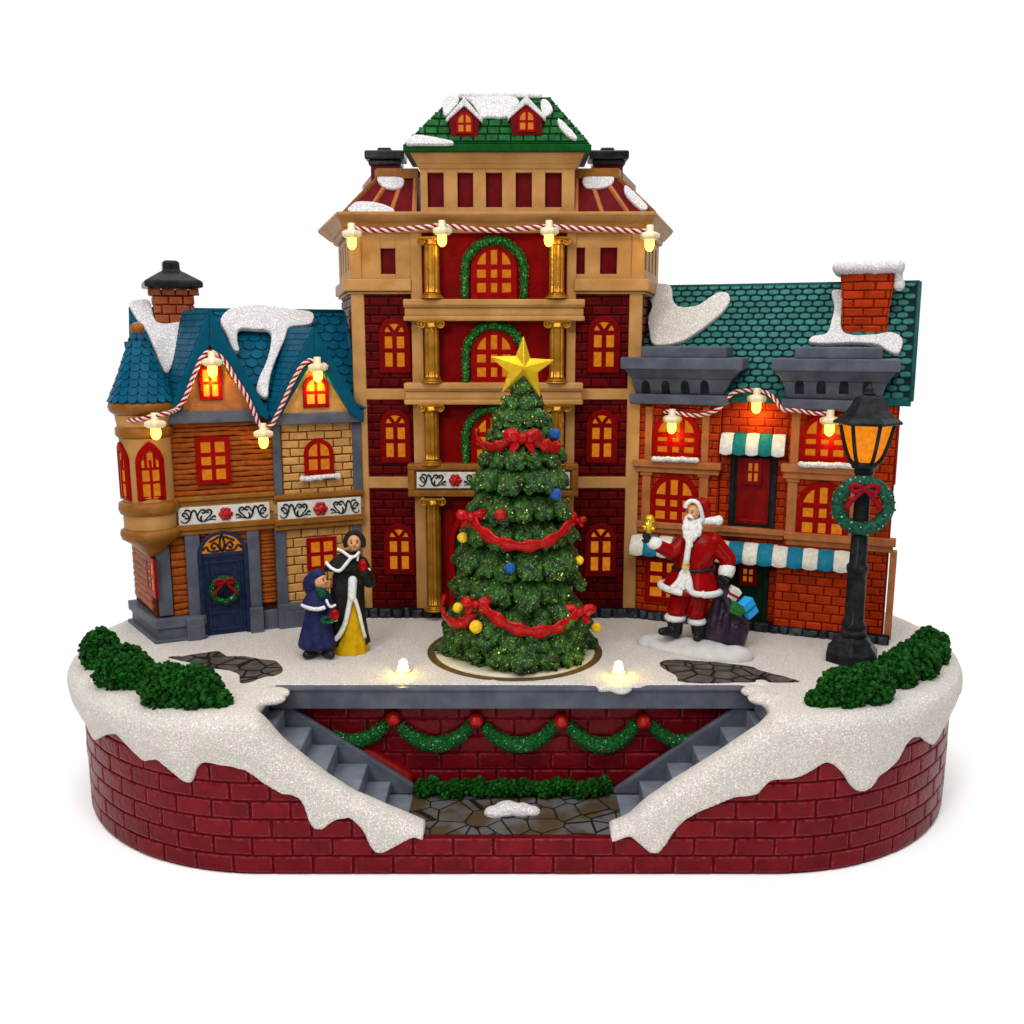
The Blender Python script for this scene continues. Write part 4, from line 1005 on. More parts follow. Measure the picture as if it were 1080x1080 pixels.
# door
s0, s1, z0, z1 = L.rect(210, 559, 263, 672, 6); z0 = HB - 1
m = MB(); A = arch(s0, s1, z0, z1, 18); B_ = arch(s0 + 6, s1 - 6, z0, z1 - 6, 18); m.ring(L, A, B_, -6, 6, closed=False); m.prism(L, arch(s0 + 5, s1 - 5, z0, z1 - 5, 18), -7, 1)
zsp = z1 - (s1 - s0) / 2; w = s1 - s0; c = (s0 + s1) / 2
m.box(L, s0 + 5, s1 - 5, 1, 4, zsp - 4, zsp + 2)
m.ring(L, [(s0 + 11, z0 + 12), (s0 + 11, zsp - 10), (s1 - 11, zsp - 10), (s1 - 11, z0 + 12)], [(s0 + 15, z0 + 16), (s0 + 15, zsp - 14), (s1 - 15, zsp - 14), (s1 - 15, z0 + 16)], 1, 3.2)
m.box(L, s0 + 14, s1 - 14, 1, 2.8, z0 + 36, z0 + 41)
door = m.build('door', 'navy', lh, bevel=.9)
m = MB(); m.prism(L, arch(s0 + 7, s1 - 7, zsp + 2, z1 - 7, 18, (w - 14) / 2 - 3), .5, 2); m.build('fanlight', 'pane', door)
m = MB()
for sg in (-1, 1):
    for tr in ([(0, 0), (.10, .35), (0, .92)], [(.02, .02), (.28, .45), (.42, .30), (.34, .16), (.26, .26)], [(.1, .04), (.5, .06), (.62, .28), (.78, .12)], [(.10, .75), (.3, .62), (.5, .5)]):
        m.tube(catmull([L.w(c + sg * x * w * .5, 3, zsp + 3 + y * (w * .42)) for x, y in tr], 5), 1.7, 6)
m.build('tracery', 'blackgloss', door)

# turret
tc = L.w(1, -6, 0); 
def tz(v, u=152): return hit(u, v, (tc.x, tc.y - 20, 0), (0, 1, 0)).z
m = MB(); 
m.lathe(tc, [(30, tz(560)), (34.5, tz(558)), (34.5, tz(540)), (33, tz(532)), (33, tz(458)), (34, tz(450)), (36, tz(440)), (36, tz(428)), (30, tz(427))], 40)
tur = m.build('turret', 'tan', lh, bevel=.5)
m = MB()
for prof in ([(30, tz(545)), (38, tz(542)), (40, tz(537)), (39, tz(531)), (34, tz(529)), (30, tz(529))],
             [(34, tz(462)), (37, tz(459)), (37, tz(452)), (33, tz(449))],
             [(36, tz(438)), (42, tz(434)), (44, tz(429)), (42, tz(424)), (30, tz(423))],
             [(2, tz(592)), (10, tz(588)), (20, tz(580)), (30, tz(573)), (38, tz(569)), (40, tz(564)), (39, tz(560)), (30, tz(557))]):
    m = MB(); m.lathe(tc, prof, 40); m.build('moulding', 'ochre', tur)
def curvewin(ang, v0, v1, wdeg):
    zz0, zz1 = tz(v1), tz(v0); F = Frame(tc.x, tc.y, ang); w = 33 * R(wdeg)
    m = MB(); t = 34.2; n_ = 8
    O = ogee(-w / 2, w / 2, zz0, zz1 + 3, w * .72); I = ogee(-w / 2 + w * .2, w / 2 - w * .2, zz0 + w * .17, zz1 - w * .25, w * .45)
    def bend(mb):
        for k, v in enumerate(mb.v):
            q = v - F.o; s = q.dot(F.d); tt = q.dot(F.n); a = s / 34.0; mb.v[k] = F.o + (F.d * math.sin(a) + F.n * math.cos(a)) * tt + Vector((0, 0, v.z))
    m.ring(F, O, I, 31, 36.5); H = zz1 - zz0; b = w * .1
    nb = 5
    m.box(F, -b / 2, b / 2, 31, 36, zz0 + 3, zz0 + H * .72)
    for k in (.30, .54): m.box(F, -w * .36, 0, 31, 35.8, zz0 + H * k, zz0 + H * k + b); m.box(F, 0, w * .36, 31, 35.8, zz0 + H * k, zz0 + H * k + b)
    m.ring(F, arch(-w * .20, w * .20, zz0 + H * .56, zz1 - w * .12, 8), arch(-w * .20 + b, w * .20 - b, zz0 + H * .56, zz1 - w * .12 - b, 8), 31, 35.9, closed=False)
    bend(m); wi = m.build('window', 'winred', tur, bevel=.5)
    m = MB()
    for k in range(4):
        a0, a1 = -w * .36 + w * .18 * k, -w * .36 + w * .18 * (k + 1); zt = zz1 - w * (.36 if k in (1, 2) else .62); m.box(F, a0, a1, 30, 34.6, zz0 + 3, zt)
    bend(m); m.build('pane', 'pane', wi)
curvewin(28, 467, 527, 62); curvewin(-46, 468, 527, 56)
# turret roof
ap = tz(350, 147); ez = tz(424)
prof = [(43, ez), (38, ez + 12), (31, ez + 28), (24, ez + 46), (17, ez + 66), (10, ez + 84), (5, ap)]
m = MB(); m.lathe(tc, [(40, ez - 2)] + prof, 36); trf = m.build('turret_roof', 'bluedark', lh)
m = MB(); rows = 9; Hh = ap - ez
def rad(z): 
    for a, b in zip(prof, prof[1:]):
        if z <= b[1]: f = (z - a[1]) / (b[1] - a[1]); return a[0] + (b[0] - a[0]) * f
    return prof[-1][0]
for r in range(rows):
    za_ = ez + Hh * r / rows; zb_ = ez + Hh * (r + 1.15) / rows; n_ = max(7, int(2 * math.pi * rad(za_) / 12.5))
    for k in range(n_):
        a = 2 * math.pi * (k + (.5 if r % 2 else 0)) / n_; da = 2 * math.pi / n_ * .47; pl_ = []
        for i in range(7):
            x = math.pi + math.pi * i / 6; pl_.append((a + da * math.cos(x), za_ + (zb_ - za_) * (.42 + .42 * math.sin(x))))
        pl_ += [(a + da, min(zb_, ap)), (a - da, min(zb_, ap))]
        vs = []
        for off in (1, 0):
            for (x, z) in pl_: f = (z - za_) / (zb_ - za_); rr = rad(min(z, ap)) + off * (1.7 - 1.1 * f) ; vs.append(tc + Vector((math.cos(x) * rr, math.sin(x) * rr, z)))
        q = len(pl_); m.add(vs, [list(range(q))] + [[i, (i + 1) % q, q + (i + 1) % q, q + i] for i in range(q)])
m.build('shingles', 'blue', trf)
m = MB(); m.ball(tc + Vector((0, 0, ap + 4)), 9, 3); m.lathe(tc, [(4, ap - 8), (7, ap - 3), (5, ap)], 16); m.build('finial', 'ochre', trf)

# main roof
TE, TRG = 3, -92; sl0 = L.px(136, 330, TRG)[0]; sl1 = L.px(362, 331, TRG)[0]; ZR = L.px(250, 328, TRG)[1]
se0 = -16; se1 = L.px(385, 440, TE)[0]
e0, e1, r1, r0 = L.w(se0, TE, Z_eL + 1), L.w(se1, TE, Z_eL + 1), L.w(sl1, TRG, ZR), L.w(sl0, TRG, ZR)
b0_, b1_ = L.w(sl0, TRG - 22, Z_eL), L.w(sl1, TRG - 22, Z_eL)
m = MB(); dn = Vector((0, 0, -7))
m.add([e0, e1, r1, r0, b1_, b0_, e0 + dn, e1 + dn], [[0, 1, 2, 3], [3, 2, 4, 5], [0, 6, 7, 1], [1, 7, 4, 2], [0, 3, 5, 6], [6, 5, 4, 7]])
lroof = m.build('roof', 'bluetrim', lh)
rn = (e1 - e0).cross(r0 - e0).normalized(); rn = rn if rn.z > 0 else -rn
ex = (e1 - e0).normalized(); ew = (r0 - e0) - ex * (r0 - e0).dot(ex); RL = ew.length; ew.normalize()
kL = (r0 - e0).dot(ex) / RL; kR = (r1 - e1).dot(ex) / RL; WD = (e1 - e0).length
m = MB(); shingles(m, e0 - ex * 60, ex, ew, WD + 120, RL, 17.5, 14.5, keep=lambda c, w: kL * w + 2 < c - 60 < WD + kR * w - 1, rnd=.5, lift=2.6, g=.03)
# clip to side edges
m.build('shingles', 'blue', lroof)
m = MB(); m.tube([r0 + rn * 1, r1 + rn * 1], 3.2, 8); m.tube([e1, r1], 3, 8); m.build('ridge', 'bluetrim', lroof)
# gabled dormers with broad blue barge boards
def gable(apx, blx, brx, iapx, ib0, ib1, wallmat, lab=None):
    t = 20; A = L.px(*apx, t); BL = L.px(*blx, t); BR = L.px(*brx, t); IA = L.px(*iapx, t); I0 = L.px(*ib0, t); I1 = L.px(*ib1, t)
    dz = 7
    m = MB()
    # barge boards
    m.prism(L, [BL, A, IA, I0, (I0[0] - 1, I0[1] - 4), (BL[0] + 2, BL[1] - dz)], 8, t); m.prism(L, [A, BR, (BR[0] - 2, BR[1] - dz), (I1[0] + 1, I1[1] - 4), I1, IA], 8, t)
    # roof slopes running back to the main ridge
    tb = -88
    k0 = len(m.v); m.prism(L, [BL, A, (A[0], A[1] - 9), (BL[0] + 5, BL[1] - 4)], tb, t - .6); m.prism(L, [A, BR, (BR[0] - 5, BR[1] - 4), (A[0], A[1] - 9)], tb, t - .6)
    for i in range(k0, len(m.v)):
        if (m.v[i] - L.o).dot(L.n) < t - 2: m.v[i] = m.v[i] - L.d * 27
    g_ = m.build('dormer_roof', 'bluetrim', lh, bevel=1.2)
    m = MB(); m.prism(L, [(I0[0] - 8, I0[1] - 6), (IA[0], IA[1] + 6), (I1[0] + 8, I1[1] - 6)], -10, 9); w_ = m.build('gable_wall', wallmat, lh)
    m = MB()
    for P, Q, sg in ((BL, A, -1), (BR, A, 1)):
        a = L.w(P[0], t - 1, P[1]); b = L.w(Q[0], t - 1, Q[1]); ew_ = (b - a); ln = ew_.length
        bk = (-L.n * (t - 1 - tb) - L.d * 27); O_ = L.w(P[0], t - 1, P[1]); shingles(m, O_ if sg > 0 else O_ + bk, (bk if sg > 0 else -bk), ew_ - bk * 0, bk.length, ln, 9, 9, rnd=.12, lift=1.3, g=.04)
    m.build('shingles', 'blue', g_)
    return g_, w_, A, IA
g1 = gable((221, 326), (180, 431), (284, 438), (221, 364), (193, 431), (268, 431), 'terra')
g2 = gable((331, 345), (285, 438), (384, 440), (332, 377), (299, 434), (369, 434), 'tanbrick')
window(L, lh, 210, 386, 234, 422, 9, 'sq22', fw=.18, bar=.13, dep=3, pm='panebright'); window(L, lh, 319.5, 396, 347, 430, 9, 'arch4', fw=.15, bar=.12, dep=3, pm='panebright')
# chimney
def lp(u, v, t): s, z = L.px(u, v, t); return s, z
tch = -74; s0, _ = lp(163, 325, tch); s1, _ = lp(205, 325, tch); zc0 = lp(183, 345, tch)[1]; zc1 = lp(183, 312, tch)[1]; zc2 = lp(183, 305, tch)[1]
m = MB(); m.box(L, s0 + 1, s1 - 1, tch - 44, tch, zc0 - 70, zc1 + 8); ch = m.build('chimney', 'orangemortar', lroof)
m = MB()
for F_, P_, a, b in ((L, lambda s, o, z: L.w(s, tch + o, z), s0, s1),):
    bricks(m, P_, a, b, zc0 - 20, zc1, 19, 12.5, g=1.6, dep=2.4, ins=1.1, jit=1.1); bricks(m, P_, a - 8, b + 8, zc1, zc1 + 11, 18, 11, g=1.2, dep=5, ins=1, jit=.9)
SL_ = Frame(*(L.w(s0 + 1, tch - 44, 0).xy), L.a * 180 / math.pi - 90); SRr = Frame(*(L.w(s1 - 1, tch, 0).xy), L.a * 180 / math.pi + 90)
for F_ in (SL_, SRr):
    bricks(m, lambda s, o, z: F_.w(s, o, z), 0, 44, zc0 - 45, zc1, 19, 12.5, g=1.4, dep=1.8, ins=1, jit=.9); bricks(m, lambda s, o, z: F_.w(s, o, z), -4, 48, zc1, zc1 + 11, 16, 11, g=1.2, dep=5, ins=1, jit=.9)
m.build('chimney_brickwork', 'terrabrick', lroof)
m = MB(); cc = L.w((s0 + s1) / 2, tch - 22, 0); zk = zc1 + 11; hw = (s1 - s0) / 2 + 12
k_ = math.sqrt(2)
m.lathe(cc, [(hw * k_ * .8, zk - .5), (hw * k_, zk + .5), (hw * k_, zk + 8), (hw * k_ * .93, zk + 10), (hw * k_ * .5, zk + 20), (hw * k_ * .30, zk + 24), (hw * k_ * .29, zk + 36), (hw * k_ * .2, zk + 38)], 4, ang=L.a + math.pi / 4, sm=False)
m.build('chimney_cap', 'black', lroof, bevel=1.8)
# snow on the roof
def onL(px, off=2): return [hit(u, v, e0 + rn * off, rn) for u, v in smoothpoly(px, 4)]
snowpatch(rn, onL([(136,322),(146,318),(158,320),(164,340),(176,343),(193,342),(192,356),(185,376),(178,394),(172,392),(162,368),(154,350),(144,338)], 2), 6, lroof)
snowpatch(rn, onL([(232,340),(243,328),(256,325),(280,325),(310,329),(328,332),(330,340),(325,345),(305,348),(300,360),(292,378),(286,394),(283,410),(282,420),(276,421),(270,414),(273,400),(280,385),(285,366),(284,352),(268,350),(252,350),(250,362),(252,372),(246,372),(240,358)], 9), 8, lroof)
# ---------------------------------------------------------------- right shop building

Rf = Frame(179, 401, -21.3)
rh = thing('shop_building', (350, 400, HB), 'orange brick shop building with teal tiled roof, grey cornices and striped awnings', 'building')
def rz(v, t=0, u=800): return Rf.px(u, v, t)[1]
def rs(u, v=500, t=0): return Rf.px(u, v, t)[0]
SE = rs(941, 560, 0); S_0 = -2; RB = -130; ZE = rz(414, 8, 800)
sA1, sC1 = rs(757, 500, 8), rs(830, 500, 8)   # bays: [S_0,sA1] and [sC1,SE]
m = MB(); quadprism(m, [Rf.w(S_0, -4, 0), Rf.w(SE - 2, -4, 0), Rf.w(SE - 22, RB, 0), Rf.w(S_0 - 10, RB, 0)], HB - 2, ZE + 4)
m.box(Rf, S_0, sA1, -4, 6, HB + 4, ZE); m.box(Rf, sC1, SE - 2, -4, 6, HB + 4, ZE)
rcore = m.build('wall', 'orangemortar', rh)
m = MB(); PR = lambda o_: (lambda s, o, z: Rf.w(s, o_ + o, z)); PRs = lambda s, o, z: RSd.w(s, o, z)
z0b = HB + 14
bricks(m, PR(6), S_0, sA1, z0b, ZE - 2, 24, 11.5, g=1.5, dep=1.8, ins=1.1)
bricks(m, PR(-4), sA1 + 1, sC1 - 1, z0b, ZE - 2, 24, 11.5, g=1.5, dep=1.8, ins=1.1)
bricks(m, PR(6), sC1, SE - 4, z0b, ZE - 2, 24, 11.5, g=1.5, dep=1.8, ins=1.1)
o2 = Rf.w(sA1, 6, 0); F1 = Frame(o2.x, o2.y, -21.3 + 90); o3 = Rf.w(sC1, -4, 0); F2 = Frame(o3.x, o3.y, -21.3 - 90)
bricks(m, lambda s, o, z: F1.w(s, o, z), 0, 10, z0b, ZE - 2, 11, 11.5, g=1.5, dep=.8, ins=1); bricks(m, lambda s, o, z: F2.w(s, o, z), 0, 10, z0b, ZE - 2, 11, 11.5, g=1.5, dep=.8, ins=1)
o4 = Rf.w(SE - 2, -4, 0); d4 = Rf.w(SE - 22, RB, 0) - o4; RSd = Frame(o4.x, o4.y, math.degrees(math.atan2(d4.y, d4.x)))
bricks(m, PRs, 8, d4.length, z0b, ZE - 2, 24, 11.5, g=1.5, dep=1.8, ins=1.1)
m.build('brickwork', 'orangebrick', rcore)
# ground floor brick bay under the awning
s0, s1, z0, z1 = Rf.rect(817, 585, 895, 671, 18); z0 = HB + 14
m = MB(); m.box(Rf, s0, s1, 0, 16, HB, z1 + 10); sb_ = m.build('shopfront', 'orangemortar', rh)
m = MB(); bricks(m, PR(16), s0, s1, z0, z1 + 8, 22, 13, g=1.6, dep=2, ins=1.2); o5 = Rf.w(s0, 0, 0); F5 = Frame(o5.x, o5.y, -21.3 - 90)
bricks(m, lambda s, o, z: F5.w(s - 16, o, z), 0, 16, z0, z1 + 8, 16, 13, g=1.4, dep=.9, ins=1); m.build('brickwork', 'orangebrick', sb_)
rocks(rh, Rf, S_0, SE + 6, HB + 2, HB + 19, 21, 19)
m = MB(); m.box(Rf, S_0, SE + 2, -2, 8, HB, HB + 13); m.build('plinth', 'rock', rh, bevel=1)
# pilasters, ledges
def rpost(u0, v0, u1, v1, t0, t1, name='pilaster', mt='terra', cap=True):
    s0, s1, z0, z1 = Rf.rect(u0, v0, u1, v1, t1); m = MB(); m.box(Rf, s0, s1, t0, t1, z0, z1)
    if cap: m.box(Rf, s0 - 2.5, s1 + 2.5, t0, t1 + 2, z1 - 7, z1 - .5); m.box(Rf, s0 - 2, s1 + 2, t0, t1 + 1.6, z0, z0 + 5)
    return m.build(name, mt, rh, bevel=1.1)
for a in ((680, 428, 687.5, 487), (740, 428, 747.5, 488), (834, 432, 843, 492), (898, 434, 906, 492)): rpost(*a, 4, 11, cap=False)
for a in ((676.5, 496, 685.5, 554), (736.5, 498, 746, 557), (829.5, 503, 840, 566), (896, 505, 906, 570)): rpost(*a, 4, 12)
def rledge(u0, v0, u1, v1, t, mt='terra'):
    s0, s1, z0, z1 = Rf.rect(u0, v0, u1, v1, t); h = z1 - z0; m = MB(); m.box(Rf, s0, s1, 0, t, z0 + h * .45, z1); m.box(Rf, s0 + 3, s1 - 3, 0, t - 4, z0, z0 + h * .45); return m.build('ledge', mt, rh, bevel=1.3)
rledge(667, 487, 760, 500, 20); rledge(823, 491, 908, 507, 20); rledge(665, 552, 757, 564, 14); rledge(754, 557.5, 828, 568, 12); rledge(826, 565, 945, 580, 14)
m = MB(); s0, s1, z0, z1 = Rf.rect(936, 582, 942, 666, 8); m.box(Rf, s0, s1 + 1.5, -8, 9.5, HB + 10, z1); m.build('trim', 'terra', rh, bevel=1); m = MB(); s0, s1, z0, z1 = Rf.rect(941, 443, 947, 512, 8)
m.box(Rf, s0 - 2, s1, -6, 3, z0, z1); m.build('trim', 'orangebrick', rh, bevel=1)
# windows
window(Rf, rh, 688, 434, 738, 483, 7, 'arch9', fw=.12, bar=.11, pm='pane'); window(Rf, rh, 685.5, 500, 736, 554, 7, 'arch9', fw=.12, bar=.11)
window(Rf, rh, 844, 436, 897, 487, 7, 'arch9', fw=.12, bar=.11); window(Rf, rh, 840, 508, 896, 569, 7, 'arch9', fw=.12, bar=.11)
window(Rf, rh, 680, 589, 736, 636, 7, 'sq33', fw=.10, bar=.09)
def sill(u0, u1, v, t=22):
    m = MB(); n = int((u1 - u0) / 4.5)
    for k in range(n + 1):
        u = u0 + (u1 - u0) * k / n; s, z = Rf.px(u, v + (u - u0) * .03, t); m.ball(Rf.w(s, t, z + random.uniform(-.5, .8)), (5, 6, 4.6))
    m.build('snow_sill', 'snowroof', rh, remesh=1.3, smooth=2)
sill(690, 734, 484); sill(845, 899, 490)
# upper door
m = MB(); s0, s1, z0, z1 = Rf.rect(769, 477, 818.5, 557, 2); m.box(Rf, s0, s1, -4, -1, z0, z1); m.box(Rf, s0, s0 + 7, -1, 3, z0, z1); m.box(Rf, s1 - 7, s1, -1, 3, z0, z1); m.box(Rf, s0, s1, -1, 3, z1 - 6, z1)
dr_ = m.build('door', 'blackhole', rh, bevel=.7)
m = MB(); a0, a1, b0, b1 = Rf.rect(777, 483, 811, 553, 2); m.box(Rf, a0, a1, -1, 1.5, b0, b1); m.ring(Rf, [(a0 + 2, b0 + 3), (a0 + 2, b1 - 3), (a1 - 2, b1 - 3), (a1 - 2, b0 + 3)], [(a0 + 5, b0 + 6), (a0 + 5, b1 - 6), (a1 - 5, b1 - 6), (a1 - 5, b0 + 6)], 1, 2.5)
m.build('door_leaf', 'doorred', dr_, bevel=.6)
window(Rf, rh, 784.5, 484, 804, 512, 2, 'sq22', fw=.24, bar=.12, dep=3, fm='doorred', pm='panelow')
# lower shop door
m = MB(); s0, s1, z0, z1 = Rf.rect(769, 592, 810, 652, 0); m.box(Rf, s0, s1, -4, -.5, HB + 12, z1 + 6); m.box(Rf, s0, s0 + 7, -.5, 3, HB + 12, z1 + 6); m.box(Rf, s1 - 7, s1, -.5, 3, HB + 12, z1 + 6); m.build('door', 'dkgreen', rh, bevel=.7)
window(Rf, rh, 779, 596, 798.5, 618, 0, 'sq22', fw=.24, bar=.12, dep=3, fm='doorred', pm='panelow')
# awnings
def awning(u0, u1, vt, vb, t0, t1, n, stripes, slopev, name='awning'):
    sa_, sb_ = Rf.px(u0, vb, t1)[0], Rf.px(u1, vb + slopev, t1)[0]; zt_ = Rf.px(u0, vt, t0)[1]; zb_ = Rf.px(u0, vb, t1)[1]
    root = None; w = (sb_ - sa_) / n
    m = MB(); m.box(Rf, sa_ + 2, sb_ - 2, t0 - 6, t0, zb_ + 6, zt_ - 1); root = m.build(name, 'awnwhite', rh)
    for mt in sorted(set(stripes)):
        m = MB()
        for k in range(n):
            if stripes[k % len(stripes)] != mt: continue
            a, b = sa_ + w * k + .15, sa_ + w * (k + 1) - .15; seg = 5; rings = []
            for i in range(seg + 1):
                s = a + (b - a) * i / seg; c = math.sin(math.pi * i / seg); o = 1.5 * c; hang = 2.2 * c
                rings.append([Rf.w(s, t0 - 3, zt_ + o * .4), Rf.w(s, t0 + (t1 - t0) * .35, zt_ - 1.5 + o), Rf.w(s, t0 + (t1 - t0) * .8, (zt_ + zb_) / 2 + o + 2), Rf.w(s, t1 + o, zb_ + 6 + o * .3), Rf.w(s, t1 + o * .6, zb_ - hang), Rf.w(s, t1 - 3, zb_ - hang), Rf.w(s, t1 - 4, zb_ + 5), Rf.w(s, t0 - 3, zt_ - 8)])
            m.loft(rings, 0, True)
        m.build({'awnblue': 'blue_stripes', 'awngreen': 'green_stripes', 'awnwhite': 'white_stripes'}[mt], mt, root, bevel=.4)
    return root
awning(758.5, 827, 456, 478, 4, 22, 5, ['awnwhite', 'awngreen'], 2)
awning(663, 912, 563, 584, 12, 34, 16, ['awnwhite', 'awnblue'], 18)
# grey cornices
def cornice(u0, u1, ut0, ut1, ub0, ub1, niches, v_top, v_slab, v_slabb, v_flare, v_bot):
    t = 44; a, b = Rf.px(u0, 385, t)[0], Rf.px(u1, 385, t)[0]; zA = rz(v_slab, t); zB = rz(v_slabb, t)
    c, d = Rf.px(ub0, 422, 24)[0], Rf.px(ub1, 422, 24)[0]; zC = rz(v_flare, 24); zD = rz(v_bot, 24)
    e, f = Rf.px(ut0, 370, 36)[0], Rf.px(ut1, 370, 36)[0]; zE = rz(v_top, 36)
    m = MB(); m.box(Rf, a, b, -20, t, zB, zA); m.box(Rf, e, f, -30, 34, zA, zE); m.box(Rf, c, d, -10, 26, zD, zC)
    c2, d2, zF = c + 7, d - 7, zC
    vs = [Rf.w(c2, 18, zF), Rf.w(d2, 18, zF), Rf.w(d2, -10, zF), Rf.w(c2, -10, zF), Rf.w(a + 4, t - 4, zB + .3), Rf.w(b - 4, t - 4, zB + .3), Rf.w(b - 4, -10, zB + .3), Rf.w(a + 4, -10, zB + .3)]
    vm = [vs[i].lerp(vs[i + 4], .62) - Rf.n * (4 if i < 2 else 0) + Rf.d * (3 if i in (0, 3) else -3) for i in range(4)]
    m.add(vs[:4] + vm, [[3, 2, 1, 0], [4, 5, 6, 7]] + [[i, (i + 1) % 4, 4 + (i + 1) % 4, 4 + i] for i in range(4)]); m.add(vm + vs[4:], [[3, 2, 1, 0], [4, 5, 6, 7]] + [[i, (i + 1) % 4, 4 + (i + 1) % 4, 4 + i] for i in range(4)])
    k = m.build('cornice', 'grey', rh, bevel=1.6)
    m = MB(); nrm = (vs[1] - vs[0]).cross(vm[0] - vs[0]).normalized(); nrm = nrm if nrm.y < 0 else -nrm; upv = ((vm[0] + vm[1]) / 2 - (vs[0] + vs[1]) / 2); upv = (upv - Rf.d * upv.dot(Rf.d)).normalized()
    for u in niches:
        p = hit(u, 408.5, vs[0] + nrm * .6, nrm); A = arch(-6, 6, -9.5, 10.5, 10, 9); nn = len(A)
        m.add([p + Rf.d * x + upv * y for x, y in A] + [p + Rf.d * x + upv * y - nrm * 2 for x, y in A], [list(range(nn))] + [[i, (i + 1) % nn, nn + (i + 1) % nn, nn + i] for i in range(nn)])
    m.build('niches', 'blackhole', k)
cornice(654, 783, 676, 766, 664, 767, (681, 702, 722.5, 743), 366, 378, 391, 418, 429)
cornice(814, 950, 838, 931, 824, 934, (843, 866, 890, 915), 366, 378, 391, 420, 431)
# teal roof
TE2, TR2 = 12, -118; q0, q1 = Rf.px(686, 304, TR2)[0], Rf.px(970, 298, TR2)[0]; zR2 = Rf.px(830, 300.5, TR2)[1]; q2, q3 = S_0 - 4, Rf.px(962, 409, TE2)[0]; zE2 = ZE - 6
E0, E1, R1, R0 = Rf.w(q2, TE2, zE2), Rf.w(q3, TE2, zE2), Rf.w(q1, TR2, zR2), Rf.w(q0, TR2, zR2)
m = MB(); dn = Vector((0, 0, -8)); B1, B0 = Rf.w(q1, TR2 - 24, ZE), Rf.w(q0, TR2 - 24, ZE)
m.add([E0, E1, R1, R0, B1, B0, E0 + dn, E1 + dn], [[0, 1, 2, 3], [3, 2, 4, 5], [0, 6, 7, 1], [1, 7, 4, 2], [0, 3, 5, 6], [6, 5, 4, 7]])
rroof = m.build('roof', 'tealtrim', rh)
rn2 = (E1 - E0).cross(R0 - E0).normalized(); rn2 = rn2 if rn2.z > 0 else -rn2; ex = (E1 - E0).normalized(); ew = (R0 - E0) - ex * (R0 - E0).dot(ex); RL = ew.length; ew.normalize()
m = MB(); m.add([p + rn2 * .4 for p in (E0 + ew * 5, E1 + ew * 5 - ex * 3, R1 - ex * 3 - ew * 3, R0 + ex * 1 - ew * 3)], [[0, 1, 2, 3]]); m.build('roof_bed', 'tealdark', rroof)
kL2 = (R0 - E0).dot(ex) / RL; kR2 = (R1 - E1).dot(ex) / RL; WD2 = (E1 - E0).length
m = MB(); tw_, th_ = 16.2, 11.4; r = 0
while r * th_ < RL - 6:
    w0 = r * th_ + 7; c = (8 if r % 2 else 0) - 40
    while c < WD2 + 60:
        if kL2 * w0 + 5 < c < WD2 + kR2 * w0 - 8:
            A = []
            for i in range(12):
                x = 2 * math.pi * i / 12; A.append((c + 7.3 * math.copysign(abs(math.cos(x)) ** .75, math.cos(x)) + random.uniform(-.2, .2), w0 + 5.3 * math.copysign(abs(math.sin(x)) ** .8, math.sin(x))))
            O_ = E0; q = len(A)
            m.add([O_ + ex * s + ew * w + rn2 * (2.3 - (w - w0) * .12) for s, w in [(c + (s - c) * .86, w0 + (w - w0) * .84) for s, w in A]] + [O_ + ex * s + ew * w + rn2 * (1.7 - (w - w0) * .12) for s, w in A] + [O_ + ex * s + ew * w + rn2 * .1 for s, w in A],
                  [list(range(q))] + [[l * q + i, l * q + (i + 1) % q, (l + 1) * q + (i + 1) % q, (l + 1) * q + i] for l in (0, 1) for i in range(q)])
        c += tw_
    r += 1
m.build('shingles', 'teal', rroof)
m = MB(); m.tube([R0, R1], 3.2, 8); m.tube([E1, R1], 3.2, 8); m.build('ridge', 'tealtrim', rroof)
# brick chimney
tch = -60; s0, s1 = Rf.px(889, 320, tch)[0], Rf.px(938, 320, tch)[0]; zc0 = Rf.px(913, 355, tch)[1]; zc1 = Rf.px(913, 287, tch)[1]; hz = zc1 - zc0
m = MB(); cs = (s0 + s1) / 2; rg = []
for z, k in ((zc0 - 25, .94), (zc0 + hz * .35, .94), (zc0 + hz * .6, 1.0), (zc1, 1.14)):
    h = (s1 - s0) / 2 * k; rg.append([Rf.w(cs - h, tch + (k - 1) * 15, z), Rf.w(cs + h, tch + (k - 1) * 15, z), Rf.w(cs + h, tch - 52, z), Rf.w(cs - h, tch - 52, z)])
m.loft(rg, 0, False); m.build('chimney', 'orangemortar', rroof)
m = MB(); kk = lambda z: .94 if z < zc0 + hz * .35 else .94 + .20 * (z - zc0 - hz * .35) / (hz * .65)
bricks(m, lambda s, o, z: Rf.w(cs + s * kk(z), tch + (kk(z) - 1) * 15 + o, z), -(s1 - s0) / 2, (s1 - s0) / 2, zc0 - 20, zc1 - 1, 27, 11.6, g=1.6, dep=2, ins=1.1, jit=1)
for sg in (-1, 1):
    bricks(m, lambda s, o, z: Rf.w(cs + sg * ((s1 - s0) / 2 * kk(z) + o), tch - s, z), -1, 50, zc0 - 20, zc1 - 1, 25, 11.6, g=1.6, dep=2, ins=1.1, jit=1)
m.build('chimney_brickwork', 'orangebrick', rroof)
m = MB(); h = (s1 - s0) / 2 * 1.2
for k in range(9):
    for j in range(4): m.ball(Rf.w(cs - h + 2 * h * k / 8, tch + 6 - j * 20, zc1 + 6 + random.uniform(-1, 1)), (11, 13, 9.5))
m.ball(Rf.w(cs + h + 3, tch - 2, zc1 - 6), (6, 8, 12)); m.ball(Rf.w(cs + h + 5, tch - 2, zc1 - 18), (8, 8, 9))
m.build('snow_cap', 'snowroof', rroof, remesh=1.8, smooth=4)
